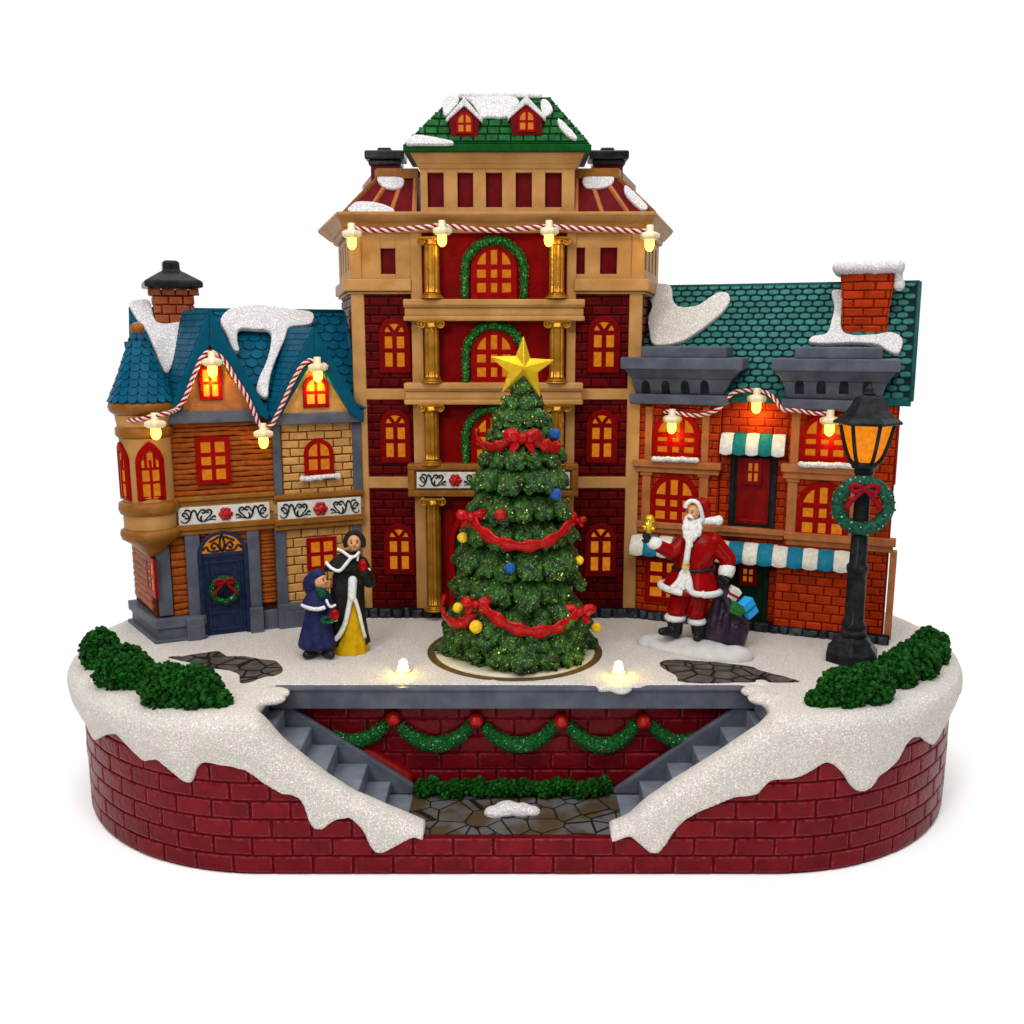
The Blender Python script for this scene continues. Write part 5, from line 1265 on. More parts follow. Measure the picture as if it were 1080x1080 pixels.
def onR(px, off=2, F_=None): return [hit(u, v, E0 + rn2 * off, rn2) for u, v in smoothpoly(px, 4)]
snowpatch(rn2, onR([(690,303),(702,302),(709,306),(710,318),(717,326),(735,325),(748,317),(758,311),(768,312),(770,320),(762,332),(748,344),(733,355),(715,364),(690,366),(685,352),(684,338),(688,325),(684,315)], 3), 7, rroof, mi='snow')
snowpatch(rn2, onR([(877,311),(884,308),(890,312),(888,330),(888,350),(900,356),(925,355),(940,353),(951,359),(951,368),(946,376),(935,372),(925,366),(900,364),(870,365),(853,363),(858,357),(872,354),(877,340),(880,326)], 4), 7, rroof)
# ---------------------------------------------------------------- Christmas tree on the turntable
def tp(u, v, y=None): return ony(u, v, TY if y is None else y)
TIERS = [(410, 12, 6), (424, 22, 7), (440, 29, 8), (457, 37, 9), (478, 45, 11), (501, 50, 12), (528, 55, 13), (554, 60, 14), (580, 65, 14), (606, 69, 15), (632, 74, 16), (650, 80, 17), (665, 83, 17), (675, 74, 16)]
m = MB(); lobes = []; rnd = random.Random(11)
ctr = lambda v: 551.5 - (v - 400) * .028
prof = []
for i, (v, r, n) in enumerate(TIERS):
    c = tp(ctr(v), v, TY); k = (c - CAM).dot(FW) / FOC; R_ = r * k * .98; prof.append((c.z, R_))
    for j in range(n):
        a = 2 * math.pi * (j + (.5 if i % 2 else 0) + rnd.uniform(-.16, .16)) / n; d = Vector((math.cos(a), math.sin(a), 0))
        ln = max(9, min(30, R_ * .36)) * rnd.uniform(.88, 1.15); wd = max(7, 2 * math.pi * R_ / n * .50) * rnd.uniform(.85, 1.15); th = rnd.uniform(10.5, 13.5) if i > 1 else 9.5
        rr = R_ * rnd.uniform(.90, 1.05) - ln * .75
        p = Vector((c.x, c.y, c.z)) + d * rr + Vector((0, 0, rnd.uniform(-4, 4)))
        rot = Matrix.Rotation(a, 3, 'Z') @ Matrix.Rotation(R(36), 3, 'Y')
        m.ball(p, (ln, wd, th), 3, rot=rot, jit=.45); lobes.append((p, (ln, wd, th), rot))
        # sprig tips
        for q in range(2):
            t_ = p + rot @ Vector((ln * .72, (q - .5) * wd * .8, rnd.uniform(-3, 1))); s = wd * rnd.uniform(.32, .46); m.ball(t_, (s * 1.25, s, s * .85), 3, rot=rot, jit=.5)
c0 = tp(551, 395); c1 = tp(544, 690)
m.tube([tp(551.5, 393), tp(551, 410), tp(549, 460), tp(547, 540), tp(545, 620), tp(544, 680)], [2, 13, 24, 44, 60, 76], 24)
tz0 = 196.2
m.lathe((TX, TY, 0), [(62, tz0), (70, tz0 + 2), (74, tz0 + 14), (50, tz0 + 30)], 28)
tree = thing('christmas_tree', (TX, TY, tz0), 'glittery dark green Christmas tree with lobed tiers standing on the cream turntable', 'Christmas tree')
fol = m.build('foliage', 'foliage', tree)
m = MB()
for k in range(15000):
    p, s, rot = rnd.choice(lobes); d = Vector((rnd.gauss(0, 1), rnd.gauss(0, 1), rnd.gauss(0, 1))).normalized()
    if d.x < -.1 or d.z < -.15 - .3 * rnd.random(): continue
    if noise.noise(p * .05 + d * 1.4) < -.02: continue
    q = p + rot @ Vector((d.x * s[0], d.y * s[1], d.z * s[2])) * (1.0 + rnd.uniform(0, .05)); z = rnd.choice((.6, .7, .8, 1.0, 1.3, 1.6)); a = Vector((rnd.gauss(0, 1), rnd.gauss(0, 1), rnd.gauss(0, 1))).normalized(); b = a.orthogonal().normalized(); c = a.cross(b)
    m.add([q + b * z, q + c * z, q - b * z, q - c * z], [[0, 1, 2, 3]])
g_ = m.build('glitter', 'flake', tree); g_['kind'] = 'stuff'
def trad(z):
    P = sorted(prof)
    return interp(P, z)
def tsurf(u, v, off=2):
    y = TY
    for _ in range(6):
        p = ony(u, v, y); r = trad(p.z) + off; cx_ = tp(ctr(v), v).x; x = max(-r * .98, min(r * .98, p.x - cx_)); y = TY - math.sqrt(max(1, r * r - x * x))
    return ony(u, v, y)
# star
P = [(552,352.5),(559.5,377.5),(586.7,379),(567.5,393),(570.5,421),(552.5,396),(528,416),(535.5,393),(515.6,375.5),(543.7,375)]
sy = 214; q = [ony(u, v, sy - 2) for u, v in P]; c = ony(553, 387.5, sy - 10); c2 = ony(553, 387, sy + 8)
m = MB(); m.add(q + [c, c2] , [[i, (i + 1) % 10, 10] for i in range(10)] + [[(i + 1) % 10, i, 11] for i in range(10)])
tag(m.build('star_topper', 'star', bevel=.8, sharp=20), 'faceted gold five-pointed star on top of the tree', 'star')
# ribbons
def ribbon(px, lab, rad=9.6):
    Q = catmull([tsurf(u, v, 1.5) for u, v in px], 7); n = len(Q)
    m = MB(); m.tube(Q, [rad * (.8 + .2 * math.sin(i * .8)) for i in range(n)], 10, flat=.38)
    tag(m.build('ribbon', 'ribbon'), lab, 'ribbon', 'red ribbon swags on the tree')
def bow(u, v, s, lab, y=None):
    c = tsurf(u, v, 5) if y is None else ony(u, v, y); m = MB()
    for sg in (-1, 1):
        m.ball(c + Vector((sg * s * .75, 0, s * .15)), (s * .72, s * .45, s * .5), 3, jit=.35, rot=Matrix.Rotation(sg * -.35, 3, 'Y')); m.ball(c + Vector((sg * s * .55, 0, -s * .55)), (s * .32, s * .25, s * .62), 3, jit=.35, rot=Matrix.Rotation(sg * -.5, 3, 'Y'))
    m.ball(c + Vector((0, -s * .2, 0)), (s * .38, s * .4, s * .4), 3, jit=.3)
    return m.build('bow', 'ribbon'), lab
def tbow(u, v, s, lab): o, _ = bow(u, v, s * .92, lab); tag(o, lab, 'bow', 'red bows on the tree')
ribbon([(503,452),(504,462),(510,470),(520,471),(530,469),(540,463)], 'short red ribbon swag left of the top bow on the tree')
ribbon([(562,462),(572,468),(581,471),(590,472)], 'short red ribbon end right of the top bow on the tree')
ribbon([(498,548),(508,560),(525,571),(545,576),(566,575),(584,568),(598,556),(606,547)], 'middle red ribbon swag across the tree front', 10)
ribbon([(469,628),(467,642),(472,654),(482,658),(491,655),(498,645)], 'red ribbon loop at the lower left of the tree', 9)
ribbon([(506,636),(518,648),(535,659),(556,666),(578,665),(594,659),(608,648)], 'lowest red ribbon swag across the tree front', 10.4)
tbow(551, 462, 18, 'largest red bow near the tree top'); tbow(497, 545, 15, 'red bow at the left end of the middle ribbon swag'); tbow(609, 549, 9, 'small red bow at the right end of the middle ribbon swag')
tbow(502, 637, 14, 'red bow at the left end of the lowest ribbon swag'); tbow(611, 645, 16, 'red bow at the right end of the lowest ribbon swag')
for u, v, r, mt, lb in ((585,458,9,'bauble_blue','blue bauble beside the top bow on the tree'),(586,521,9,'bauble_blue','blue bauble on the right side halfway up the tree'),(538,599,8,'bauble_blue','blue bauble on the tree below the middle ribbon'),
                       (528,543,9,'redball','red bauble next to the bow at mid tree'),(488,567,8,'bauble_gold','gold bauble under the left middle bow'),(483,641,8,'bauble_gold','gold bauble inside the lower left ribbon loop'),
                       (502,661,10,'bauble_gold','largest gold bauble at the lower left of the tree'),(611,591,7,'bauble_gold','gold bauble on the right edge between the two ribbon swags'),(629,662,8,'bauble_gold','gold bauble at the lowest right edge of the tree')):
    m = MB(); p = tsurf(u, v, 2); m.ball(p, r * .86, 3, jit=.1); tag(m.build('bauble', mt), lb, 'bauble', 'baubles on the tree')

# ---------------------------------------------------------------- wreaths
def wreath(c, R_, r, n, up, lab, mt='wreath', bowc=None, bs=9, seed=2, flatn=.7):
    c = Vector(c); n = n.normalized(); ax = n.cross(Vector((0, 0, 1))).normalized(); uz = ax.cross(n).normalized(); uz = uz if uz.z > 0 else -uz; rnd = random.Random(seed)
    root = thing('wreath', c, lab, 'wreath'); m = MB(); P = [c + (ax * math.cos(2 * math.pi * i / 40) + uz * math.sin(2 * math.pi * i / 40)) * R_ for i in range(41)]
    m.tube(P, r * .85, 10)
    for p in P[:-1]:
        for k in range(10):
            d = Vector((rnd.gauss(0, 1), rnd.gauss(0, 1), rnd.gauss(0, 1))).normalized(); s = rnd.uniform(r * .16, r * .3); m.ball(p + d * r * .82, (s, s, s), 1, sm=False, jit=.5)
    m.build('greenery', mt, root)
    m = MB(); b = c + n * (r * .9) + uz * R_ * .72; s = bs
    for sg in (-1, 1):
        rt = Matrix.Rotation(0, 3, 'Z')
        m.tube(catmull([b, b + ax * sg * s * .7 + uz * s * .45, b + ax * sg * s * 1.5 + uz * s * .35, b + ax * sg * s * 1.3 - uz * s * .3, b + ax * sg * s * .5 - uz * s * .15, b], 5), [s * .28] * 26, 8)
        m.tube(catmull([b, b + ax * sg * s * .8 - uz * s * .8, b + ax * sg * s * 1.5 - uz * s * 1.6 - n * 1, b + ax * sg * s * 1.9 - uz * s * 2.3 - n * 1.5], 6), [s * .2 + s * .16 * i / 18 for i in range(19)], 8)
    m.ball(b, (s * .42, s * .42, s * .42), 2); m.build('bow', 'darkribbon', root)
    return root
wreath(L.w(*[ls(237, 620, 10), 10, lz(622, 10, 237)]), 17, 4.5, L.n, None, 'small green wreath with red bow on the navy townhouse door', 'garland', bs=8, seed=5)

# ---------------------------------------------------------------- street lamp
LX, LY = 446, 190
sl = thing('street_lamp', (LX, LY, HB + 4), 'tall black street lamp with lit amber lantern and wreath on its post', 'street lamp')
def zl_(v): return ony(905, v, LY).z
zb = HB + 4
m = MB()
h6 = dict(seg=6, sm=False, ang=R(8))
m.lathe((LX, LY, 0), [(36, zb), (36, zb + 14), (33, zb + 17), (26, zb + 26), (25, zb + 29), (18, zb + 36)], **h6); m.build('base', 'black', sl, bevel=1.4)
m = MB(); zt = zl_(500)
m.lathe((LX, LY, 0), [(18, zb + 34), (15, zb + 44), (13.6, zl_(663)), (14.8, zl_(662)), (15.4, zl_(659)), (14.8, zl_(656)), (12.4, zl_(654)), (12, zl_(604)), (13.4, zl_(602)), (13.9, zl_(599)), (13.4, zl_(596)), (11, zl_(594)), (9.6, zl_(520)), (9.4, zt)], 32,
        flute=lambda z, th: 1 + (.035 * math.cos(12 * th) if zl_(650) < z < zl_(608) else 0))
m.build('post', 'black', sl)
zg0, zg1 = zl_(487), zl_(448); zr = zl_(447)
m = MB(); m.lathe((LX, LY, 0), [(10, zt - 4), (12.5, zt + 3), (11, zt + 8), (15, zg0 - 8), (18, zg0 - 1), (16, zg0)], 24)
def lr(f): return 15 + (32 - 15) * (f ** .62)
for k in range(6):
    a = R(8 + 30) + k * math.pi / 3; m.tube([Vector((LX + math.cos(a) * lr(f), LY + math.sin(a) * lr(f), zg0 - 3 + (zg1 - zg0 + 5) * f)) for f in [i / 8 for i in range(9)]], 2.4, 8)
m.build('lantern_cage', 'black', sl)
m = MB(); m.lathe((LX, LY, 0), [(lr(i / 8) - 2.2, zg0 + (zg1 - zg0) * i / 8) for i in range(9)], seg=6, sm=False, ang=R(38)); m.build('lantern_glass', 'lampglass', sl)
m = MB(); zf_ = zl_(405)
m.lathe((LX, LY, 0), [(34, zr - 1), (41, zr), (41.5, zr + 3), (33, zr + 8), (25, zr + 17), (19.5, zr + 27), (16.5, zl_(419)), (9, zl_(416.5))], seg=6, sm=False, ang=R(38))
m.lathe((LX, LY, 0), [(6, zl_(418)), (8, zl_(415)), (4.5, zl_(413)), (6, zl_(410)), (3, zl_(407)), (.8, zf_)], 16)
m.build('lantern_roof', 'black', sl, bevel=.5)
wc = ony(910, 533, LY - 16)
wreath(wc, 30, 9.5, Vector((-.25, -1, 0)), None, 'large green wreath with red bow hung on the street lamp post', bs=10.5, seed=9)

# ---------------------------------------------------------------- string lights
def make_bulb(lab, core=False):
    root = thing('light_bulb', (0, 0, 0), lab, 'light bulb', 0, 'lit bulbs along the twisted ropes')
    m = MB(); m.lathe((0, 0, 0), [(4.2, 1), (5, 0), (5, -7), (6, -8), (10, -9), (12.5, -11), (12.5, -16), (10, -18.5), (6, -19)], 30, flute=lambda z, th: 1 + (.12 * math.cos(5 * th) if -17 < z < -9 else 0)); m.build('socket', 'socket', root)
    m = MB(); m.lathe((0, 0, 0), [(5.5, -18), (6.3, -21), (6.4, -26), (5.6, -30), (3.5, -33), (.6, -34.2)], 20); m.build('bulb', 'bulb', root)
    return root
def fpt(F, u, v, t): s, z = F.px(u, v, t); return F.w(s, t, z)
bl = [(fpt(T, 370.5, 236, 40), 'lit yellow bulb at the left corner of the tower cornice'), (fpt(T, 466, 233, 36), 'lit yellow bulb over the top left gold column'),
      (fpt(T, 579, 233, 36), 'lit yellow bulb over the top right gold column'), (fpt(T, 685.5, 238, 40), 'lit yellow bulb at the right corner of the tower cornice'),
      (tc + (CAM - tc).normalized() * 46, 'lit yellow bulb on the round turret of the townhouse'), (fpt(L, 223, 371, 26), 'lit yellow bulb at the peak of the terracotta gable'),
      (fpt(L, 277, 447, 24), 'lit yellow bulb hanging low between the two blue gables'), (fpt(L, 334.5, 377, 26), 'lit yellow bulb at the peak of the tan gable'),
      (fpt(Rf, 709, 432, 30), 'lit yellow bulb before the upper left shop window'), (fpt(Rf, 798.5, 410, 16), 'lit yellow bulb high on the brick above the small awning'), (fpt(Rf, 876, 433, 30), 'lit yellow bulb beside the street lamp lantern, under the right cornice')]
p5 = fpt(Frame(0, tc.y - 44, 0), 163, 436, 0); bl[4] = (p5, bl[4][1])
pb = make_bulb(bl[0][1]); pb.location = bl[0][0] * S
def glow(o, loc, e):
    ld = bpy.data.lights.new('glow', 'POINT'); ld.energy = e; ld.color = (1, .66, .08); ld.shadow_soft_size = 3 * S
    lo = bpy.data.objects.new('glow', ld); COL.objects.link(lo); lo.parent = o; lo.location = Vector(loc) * S
bulbs = [pb] + [copy_tree(pb, p, lb, rz=0) for p, lb in bl[1:]]
for k, (loc, e) in {5: ((-3, 6, -42), .0065), 7: ((-3, 6, -42), .0065), 9: ((3, 0, -40), .006), 8: ((3, 2, -40), .0035), 10: ((3, 2, -40), .0035), 0: ((0, 4, -40), .0008), 3: ((0, 6, -40), .0012), 1: ((0, 0, -40), .0006), 2: ((0, 0, -40), .0006)}.items(): glow(bulbs[k], loc, e)
rope([fpt(T, u, v, t) for u, v, t in ((368,240,34),(395,243,30),(420,242,30),(445,240,31),(466,238,32),(492,241,31),(522,243,30),(552,241,31),(579,239,32),(610,241,30),(645,242,30),(672,244,31),(686,243,34))], 3.4, 25, label='red and white twisted rope strung below the tower cornice', group='twisted ropes')
pA = [ony(u, v, tc.y - yy) for u, v, yy in ((124,441,12),(136,443,32),(150,442,43),(163,438,45),(176,436,42))]
rope(pA + [fpt(L, u, v, 24) for u, v in ((187,431),(195,420),(201,405),(207,390),(213,377),(221,371),(232,376),(241,387),(250,402),(259,416),(266,430),(272,445),(277,451),(286,449),(291,440),(298,426),(305,410),(312,396),(319,385),(327,380),(336,383),(346,386))], 3.0, 20, label='red and white twisted rope looping along the townhouse gables', group='twisted ropes')
rope([fpt(Rf, u, v, t) for u, v, t in ((700,434,28),(712,435,28),(728,438,28),(744,437,27),(758,431,24),(766,421,20),(774,414,16),(785,412,14),(798,412,12),(810,415,14),(819,423,20),(826,432,26),(842,433,28),(858,436,28),(876,436,28))], 2.8, 20, label='red and white twisted rope strung between the grey shop cornices', group='twisted ropes')
# floor bulbs
def floorbulb(u, v, lab):
    p = onz(u, v, 192); r = thing('floor_bulb', (p.x, p.y, 191), lab, 'light bulb', 0, 'lit bulbs set in the snow')
    m = MB(); m.ball((p.x, p.y, 197.5), (6.5, 6.5, 6.5), 3, jit=.3); m.ball((p.x + .5, p.y, 203.5), (5.4, 5.4, 5), 3, jit=.3); m.build('bulb', 'bulbcore', r)
    m = MB(); m.lathe((p.x, p.y, 0), [(8, 191.5), (11, 192.5), (10, 194.2), (7, 194.6)], 24); m.build('socket', 'socket', r)
    ld = bpy.data.lights.new('glow', 'POINT'); ld.energy = .006; ld.color = (1, .74, .05); ld.shadow_soft_size = 4 * S
    lo = bpy.data.objects.new('glow', ld); COL.objects.link(lo); lo.parent = r; lo.location = (0, -13 * S, 9 * S)
floorbulb(425, 708, 'white lit bulb in the snow left of the turntable'); floorbulb(652, 710, 'white lit bulb in the snow right of the turntable')

# ---------------------------------------------------------------- figures
def ringloft(m, rows, Y, mi=0, fold=0.0, nf=9, seg=36, ph=0.0):
    """rows: (centre u, v, half width px, depth ratio, y shift) -> one lofted skin"""
    rings = []
    for i, (u, v, r, k, dy) in enumerate(rows):
        c = ony(u, v, Y + dy); sc = (c - CAM).dot(FW) / FOC; rr = r * sc; f = fold * i / len(rows)
        rings.append([c + Vector((math.cos(a) * rr * (1 + f * math.sin(nf * a + ph)), math.sin(a) * rr * k * (1 + f * math.sin(nf * a + ph)), 0)) for a in [2 * math.pi * j / seg for j in range(seg)]])
    m.loft(rings, mi, True); return rings
def hand(m, p, d, up, size, curl=.5, thumb=1):
    """palm, four unequal bent fingers and a side thumb; d points along the fingers"""
    p = Vector(p); d = Vector(d).normalized(); s_ = d.cross(Vector(up)).normalized(); n = s_.cross(d).normalized()
    m.ball(p + d * size * .32, (size * .30, size * .17, size * .36), 2, rot=Matrix((s_, n, d)).transposed())
    for i, ln in enumerate((.36, .44, .40, .30)):
        a = p + d * size * .55 + s_ * size * (.21 - .14 * i); b = a + (d * (1 - curl * .4) - n * curl * .5).normalized() * size * ln * .55; c = b + (d * (1 - curl) - n * curl * 1.1).normalized() * size * ln * .5
        m.cap(a - d * size * .15, b, size * .085, size * .08, seg=8); m.cap(b, c, size * .08, size * .065, seg=8)
    a = p + d * size * .2 + s_ * size * .24 * thumb; b = a + (d * .6 + s_ * .8 * thumb).normalized() * size * .22; c = b + (d * .9 - n * .5).normalized() * size * .2
    m.cap(a, b, size * .1, size * .09, seg=8); m.cap(b, c, size * .085, size * .07, seg=8)
def face(root, c, r, look, hair=None, tilt=0):
    """painted features on a head of radius r at c looking along look"""
    look = Vector(look).normalized(); sx = look.cross(Vector((0, 0, 1))).normalized(); uz = sx.cross(look)
    m = MB()
    for sg in (-1, 1): m.ball(c + look * r * .86 + sx * sg * r * .33 + uz * r * .08, (r * .11, r * .08, r * .12), 2)
    for sg in (-1, 1): m.tube([c + look * r * .88 + sx * sg * r * .2 + uz * r * .33, c + look * r * .9 + sx * sg * r * .35 + uz * r * .38, c + look * r * .82 + sx * sg * r * .5 + uz * r * .3], r * .035, 6)
    m.build('eyes', 'eye', root)
    m = MB(); m.ball(c + look * r * .90 - uz * r * .42, (r * .19, r * .1, r * .075), 2); m.build('lips', 'lip', root)
def headshape(m, c, r, look):
    look = Vector(look).normalized(); sx = look.cross(Vector((0, 0, 1))).normalized(); uz = sx.cross(look)
    m.ball(c, (r * .88, r * .92, r * 1.08), 3); m.ball(c + look * r * .25 - uz * r * .45, (r * .58, r * .6, r * .58), 3)
    m.ball(c + look * r * .98 - uz * r * .12, (r * .15, r * .17, r * .17), 2); m.cap(c + look * r * .82 + uz * r * .2, c + look * r * .98 - uz * r * .1, r * .08, r * .11, seg=8)
    for sg in (-1, 1): m.ball(c + look * r * .62 + sx * sg * r * .36 - uz * r * .25, (r * .3, r * .3, r * .28), 2)
    for sg in (-1, 1): m.ball(c + sx * sg * r * .88 - uz * r * .05, (r * .12, r * .2, r * .24), 2)

# --- man in red
Y = onz(727, 682, 192).y; s3 = lambda u, v, dy=0: ony(u, v, Y + dy); kk = (s3(730, 600) - CAM).dot(FW) / FOC
man = thing('person', (s3(727, 670).x, Y, HB + 8), 'bearded man in red fur-trimmed suit raising a golden bell, other hand on a dark sack', 'person')
hd = s3(730.5, 540.5, -9); look = Vector((-.60, -.80, .10)); hr = 10
m = MB(); headshape(m, hd, hr, look); m.cap(s3(733, 548), s3(736, 566), 5.5, 7); m.cap(s3(736, 572), s3(732, 612), 15, 14)
m.cap(s3(748, 570), s3(766, 588, -4), 7, 6); m.cap(s3(766, 588, -4), s3(765, 604, -10), 5.5, 4); m.cap(s3(722, 571), s3(709, 580, -10), 7, 5.5); m.cap(s3(709, 580, -10), s3(688, 572, -14), 5, 4)
m.cap(s3(722, 612), s3(713, 650, -4), 9, 6); m.cap(s3(739, 612), s3(735, 652, -2), 9, 6); m.cap(s3(713, 650, -4), s3(712, 662, -4), 6, 5); m.cap(s3(735, 652, -2), s3(738, 664, -2), 6, 5)
m.build('body', 'skin', man, remesh=.9, smooth=2)
face(man, hd, hr, look)
m = MB()
ringloft(m, [(737, 561, 9, .8, 0), (737, 565, 15.5, .72, 0), (737.5, 571, 21.5, .7, 0), (736.5, 580, 22, .72, 0), (733.5, 590, 20.5, .76, -1), (731, 597, 19.8, .78, -1), (730, 604, 23, .76, -1), (729, 612, 27, .76, -1), (728, 621, 31, .76, -1), (728, 624, 29, .76, -1)], Y, fold=.03, nf=7)
m.cap(s3(752, 571), s3(768, 590, -4), 12.5, 11); m.cap(s3(768, 590, -4), s3(766.5, 602, -8), 11, 10.5)
m.cap(s3(721, 572), s3(709, 583, -9), 12, 10.5); m.cap(s3(709, 583, -9), s3(693, 575, -14), 10, 8.5)
m.build('coat', 'santared', man, remesh=1.5, smooth=3)
m = MB()
m.cap(s3(722, 615), s3(714, 643, -5), 15.5, 14); m.cap(s3(739, 615), s3(734.5, 646, -3), 15.5, 13); m.build('trousers', 'santared', man, remesh=1.4, smooth=3)
m = MB()   # fur: hem, front strip, cuffs, ankle bands
hemc = s3(728, 621); hr_ = 32.5 * kk
H = []
for i in range(61):
    a = -math.pi / 2 + .22 + (2 * math.pi - .62) * i / 60; dz = 0; H.append(Vector((hemc.x + math.cos(a) * hr_ * .97, Y - 1 + math.sin(a) * hr_ * .75, hemc.z + (3 if abs(math.cos(a)) < .3 and math.sin(a) < 0 else 0) - 1.5 * math.cos(a) + 4 * (math.cos(a) < 0) * abs(math.cos(a)))))
m.tube(H, 4.6, 10)
m.tube(catmull([s3(727, 568, -22), s3(725, 584, -23), s3(723, 597, -23), s3(722, 607, -24), s3(718.5, 621, -27)], 6), [4.2] * 12 + [4.2 + i * .18 for i in range(13)], 10)
m.tube(catmull([s3(724, 603, -24), s3(727, 613, -27), s3(729, 624, -29), s3(738, 627, -29)], 6), 4.4, 8); m.tube(catmull([s3(720, 603, -24), s3(716, 613, -26), s3(708, 621, -24)], 6), 4.2, 8)
m.cap(s3(692, 573.5, -14.5), s3(688.5, 572.5, -15), 9, 8.5); m.cap(s3(767, 600, -8), s3(766, 603, -9), 11.2, 11)

for (u_, v_, dy_, r_) in ((712, 651, -5, 13), (735, 655, -3, 11.5)):
    c_ = s3(u_, v_, dy_); m.lathe(c_, [(r_ - 3, -4), (r_, -4), (r_ + 1.6, -1.5), (r_ + 1.6, 1.5), (r_, 4), (r_ - 3, 5)], 24)
m.build('fur_trim', 'fur', man, remesh=1.3, smooth=2)
m = MB(); wc_ = s3(731, 597.5); m.tube([Vector((wc_.x + math.cos(a) * 21 * kk, Y - 1 + math.sin(a) * 21 * kk * .78, wc_.z - 1)) for a in [2 * math.pi * i / 48 for i in range(49)]], 2.6, 8); m.build('belt', 'blackgloss', man)
m = MB(); b = s3(723, 597, -31.5); m.ring(Frame(b.x, b.y, 0), [(-5, b.z - 4), (-5, b.z + 4), (5, b.z + 4), (5, b.z - 4)], [(-3, b.z - 2), (-3, b.z + 2), (3, b.z + 2), (3, b.z - 2)], -1, 1.5); m.build('buckle', 'brightgold', man, bevel=.5)
m = MB()  # boots
for (u, v, dy, tu, tv) in ((712, 656, -5, 696, 668), (737, 660, -3, 733, 675)):
    m.cap(s3(u, v - 1, dy), s3(u + .5, v + 9.5, dy), 11.5, 9.5); m.cap(s3(u, v + 10, dy - 2), s3(tu + 2, tv - 2, dy - 12), 8.2, 5.4)
m.build('boots', 'blackgloss', man, remesh=1.1, smooth=2)
m = MB(); c = s3(737, 535, 5)
m.ball(c, (12.0, 11, 12), 3); m.ball(s3(741, 533, 5), (11, 11, 11), 3); m.cap(s3(742, 534, 3), s3(746, 547, 4), 9.5, 5); m.ball(s3(741, 545, 3), (9, 10, 9), 3)
m.build('hat', 'santared', man, remesh=1.1, smooth=3)
m = MB(); B = [s3(722.5, 536, -12), s3(724.5, 531, -12), s3(729, 528.3, -12), s3(735, 530, -13.5), s3(738.5, 536, -13), s3(740.5, 544, -11), s3(742, 551, -7)]
m.tube(catmull(B, 6), 3.0, 8); m.cap(s3(740, 550, -6), s3(754, 549, -2), 4.8, 5.5); m.ball(s3(757.5, 549, -2), 7, 3, jit=.15)
m.build('hat_trim', 'fur', man, remesh=1.0, smooth=1)
m = MB(); rnd = random.Random(4)
for u, v, dy, r in ((724,551,-15,5),(730,553,-15,6.5),(736,552,-12,6),(739.5,548,-10,4),(724,557,-18,6.5),(730,558,-18,7.5),(736,557,-16,6.5),(725,564,-20,6.5),(731,565,-20,7),(735,562,-18,6),(727,570,-22,5.5),(728,575,-23,4)):
    m.ball(s3(u, v, dy), (r, r * .8, r * 1.1), 2, jit=.4)
for sg in (-1, 1):
    p = hd + look.normalized() * hr * 1.0 + Vector((0, 0, -hr * .36)); sx = look.cross(Vector((0, 0, 1))).normalized(); m.cap(p, p + sx * sg * 5 + Vector((0, 0, -3)), 2.3, 1.7)
m.build('beard', 'fur', man, remesh=.9, smooth=1)
m = MB(); hand(m, s3(685.5, 572, -16), Vector((-.5, -.3, .8)), (0, -1, 0), 17, .9, -1); hand(m, s3(764.5, 606, -12), Vector((.1, -.1, -1)), (1, 0, 0), 21, .7, 1); m.ball(s3(764.5, 609, -13), (8, 7, 7), 3); m.build('gloves', 'blackgloss', man, remesh=.8, smooth=1)
# bell in the raised hand
bc = s3(684, 558, -20); r = thing('hand_bell', bc, 'small golden bell held up in the bearded man\'s black glove', 'bell')
m = MB(); m.lathe((bc.x, bc.y, bc.z), [(2.5, -6), (5, -4), (6, 2), (8.5, 6), (9, 7.5), (6.5, 11), (5, 13)], 20); m.ball(bc + Vector((1, 0, 12)), (7.5, 7.5, 6.5), 3, jit=.35); m.ball(bc + Vector((-5, -2, 3)), 4.4, 3, jit=.3); m.ball(bc + Vector((5, -1, 1)), 4, 3, jit=.3); m.build('bell_cup', 'brightgold', r)
m = MB(); m.cap(bc + Vector((-1, 1, -5)), bc + Vector((0, 1, -16)), 2.6, 2.6); m.build('handle', 'blackgloss', r)
# sack and gifts
sk = thing('sack', (s3(765, 680).x, Y, HB + 6), 'dark purple open sack slumped beside the bearded man on the white stand', 'sack')
m = MB()
ringloft(m, [(765, 681, 12, .7, 2), (764, 679, 22, .75, 2), (763.5, 672, 24.5, .8, 2), (764, 662, 24, .8, 2), (765, 650, 21, .8, 3), (767, 640, 17, .78, 3), (766, 630, 12, .75, 2), (763, 622, 8, .7, 0), (762, 614, 6, .7, -3), (762, 611, 3, .7, -3)], Y, fold=.10, nf=7, ph=1)
for a, b in (((762, 616, -6), (770, 642, -16)), ((770, 642, -16), (786, 655, -14)), ((786, 655, -14), (785, 668, -6)), ((758, 624, -8), (752, 660, -14)), ((766, 650, -20), (764, 674, -20)), ((776, 662, -20), (772, 678, -18))):
    m.cap(s3(*a), s3(*b), 4.8, 5.5)
m.build('cloth', 'sack', sk, remesh=1.6, smooth=3)
def gift(u, v, dy, s, rot, mt, mt2, lab):
    c = s3(u, v, dy); m = MB(); F_ = Frame(0, 0, 0); h = [x / 2 for x in s]; R3 = Matrix.Rotation(rot[0], 3, 'Y') @ Matrix.Rotation(rot[1], 3, 'Z') @ Matrix.Rotation(rot[2], 3, 'X')
    t = thing('gift_box', c, lab, 'gift box', 0, 'gifts in the sack')
    def bx(a, b_, c_, mm, nm):
        m = MB(); m.box(F_, -a, a, -b_, b_, -c_, c_); m.v = [c + R3 @ v for v in m.v]; m.build(nm, mm, t, bevel=.8)
    bx(h[0], h[1], h[2], mt, 'box'); bx(h[0] + .5, h[1] + .5, 2, mt2, 'ribbon')
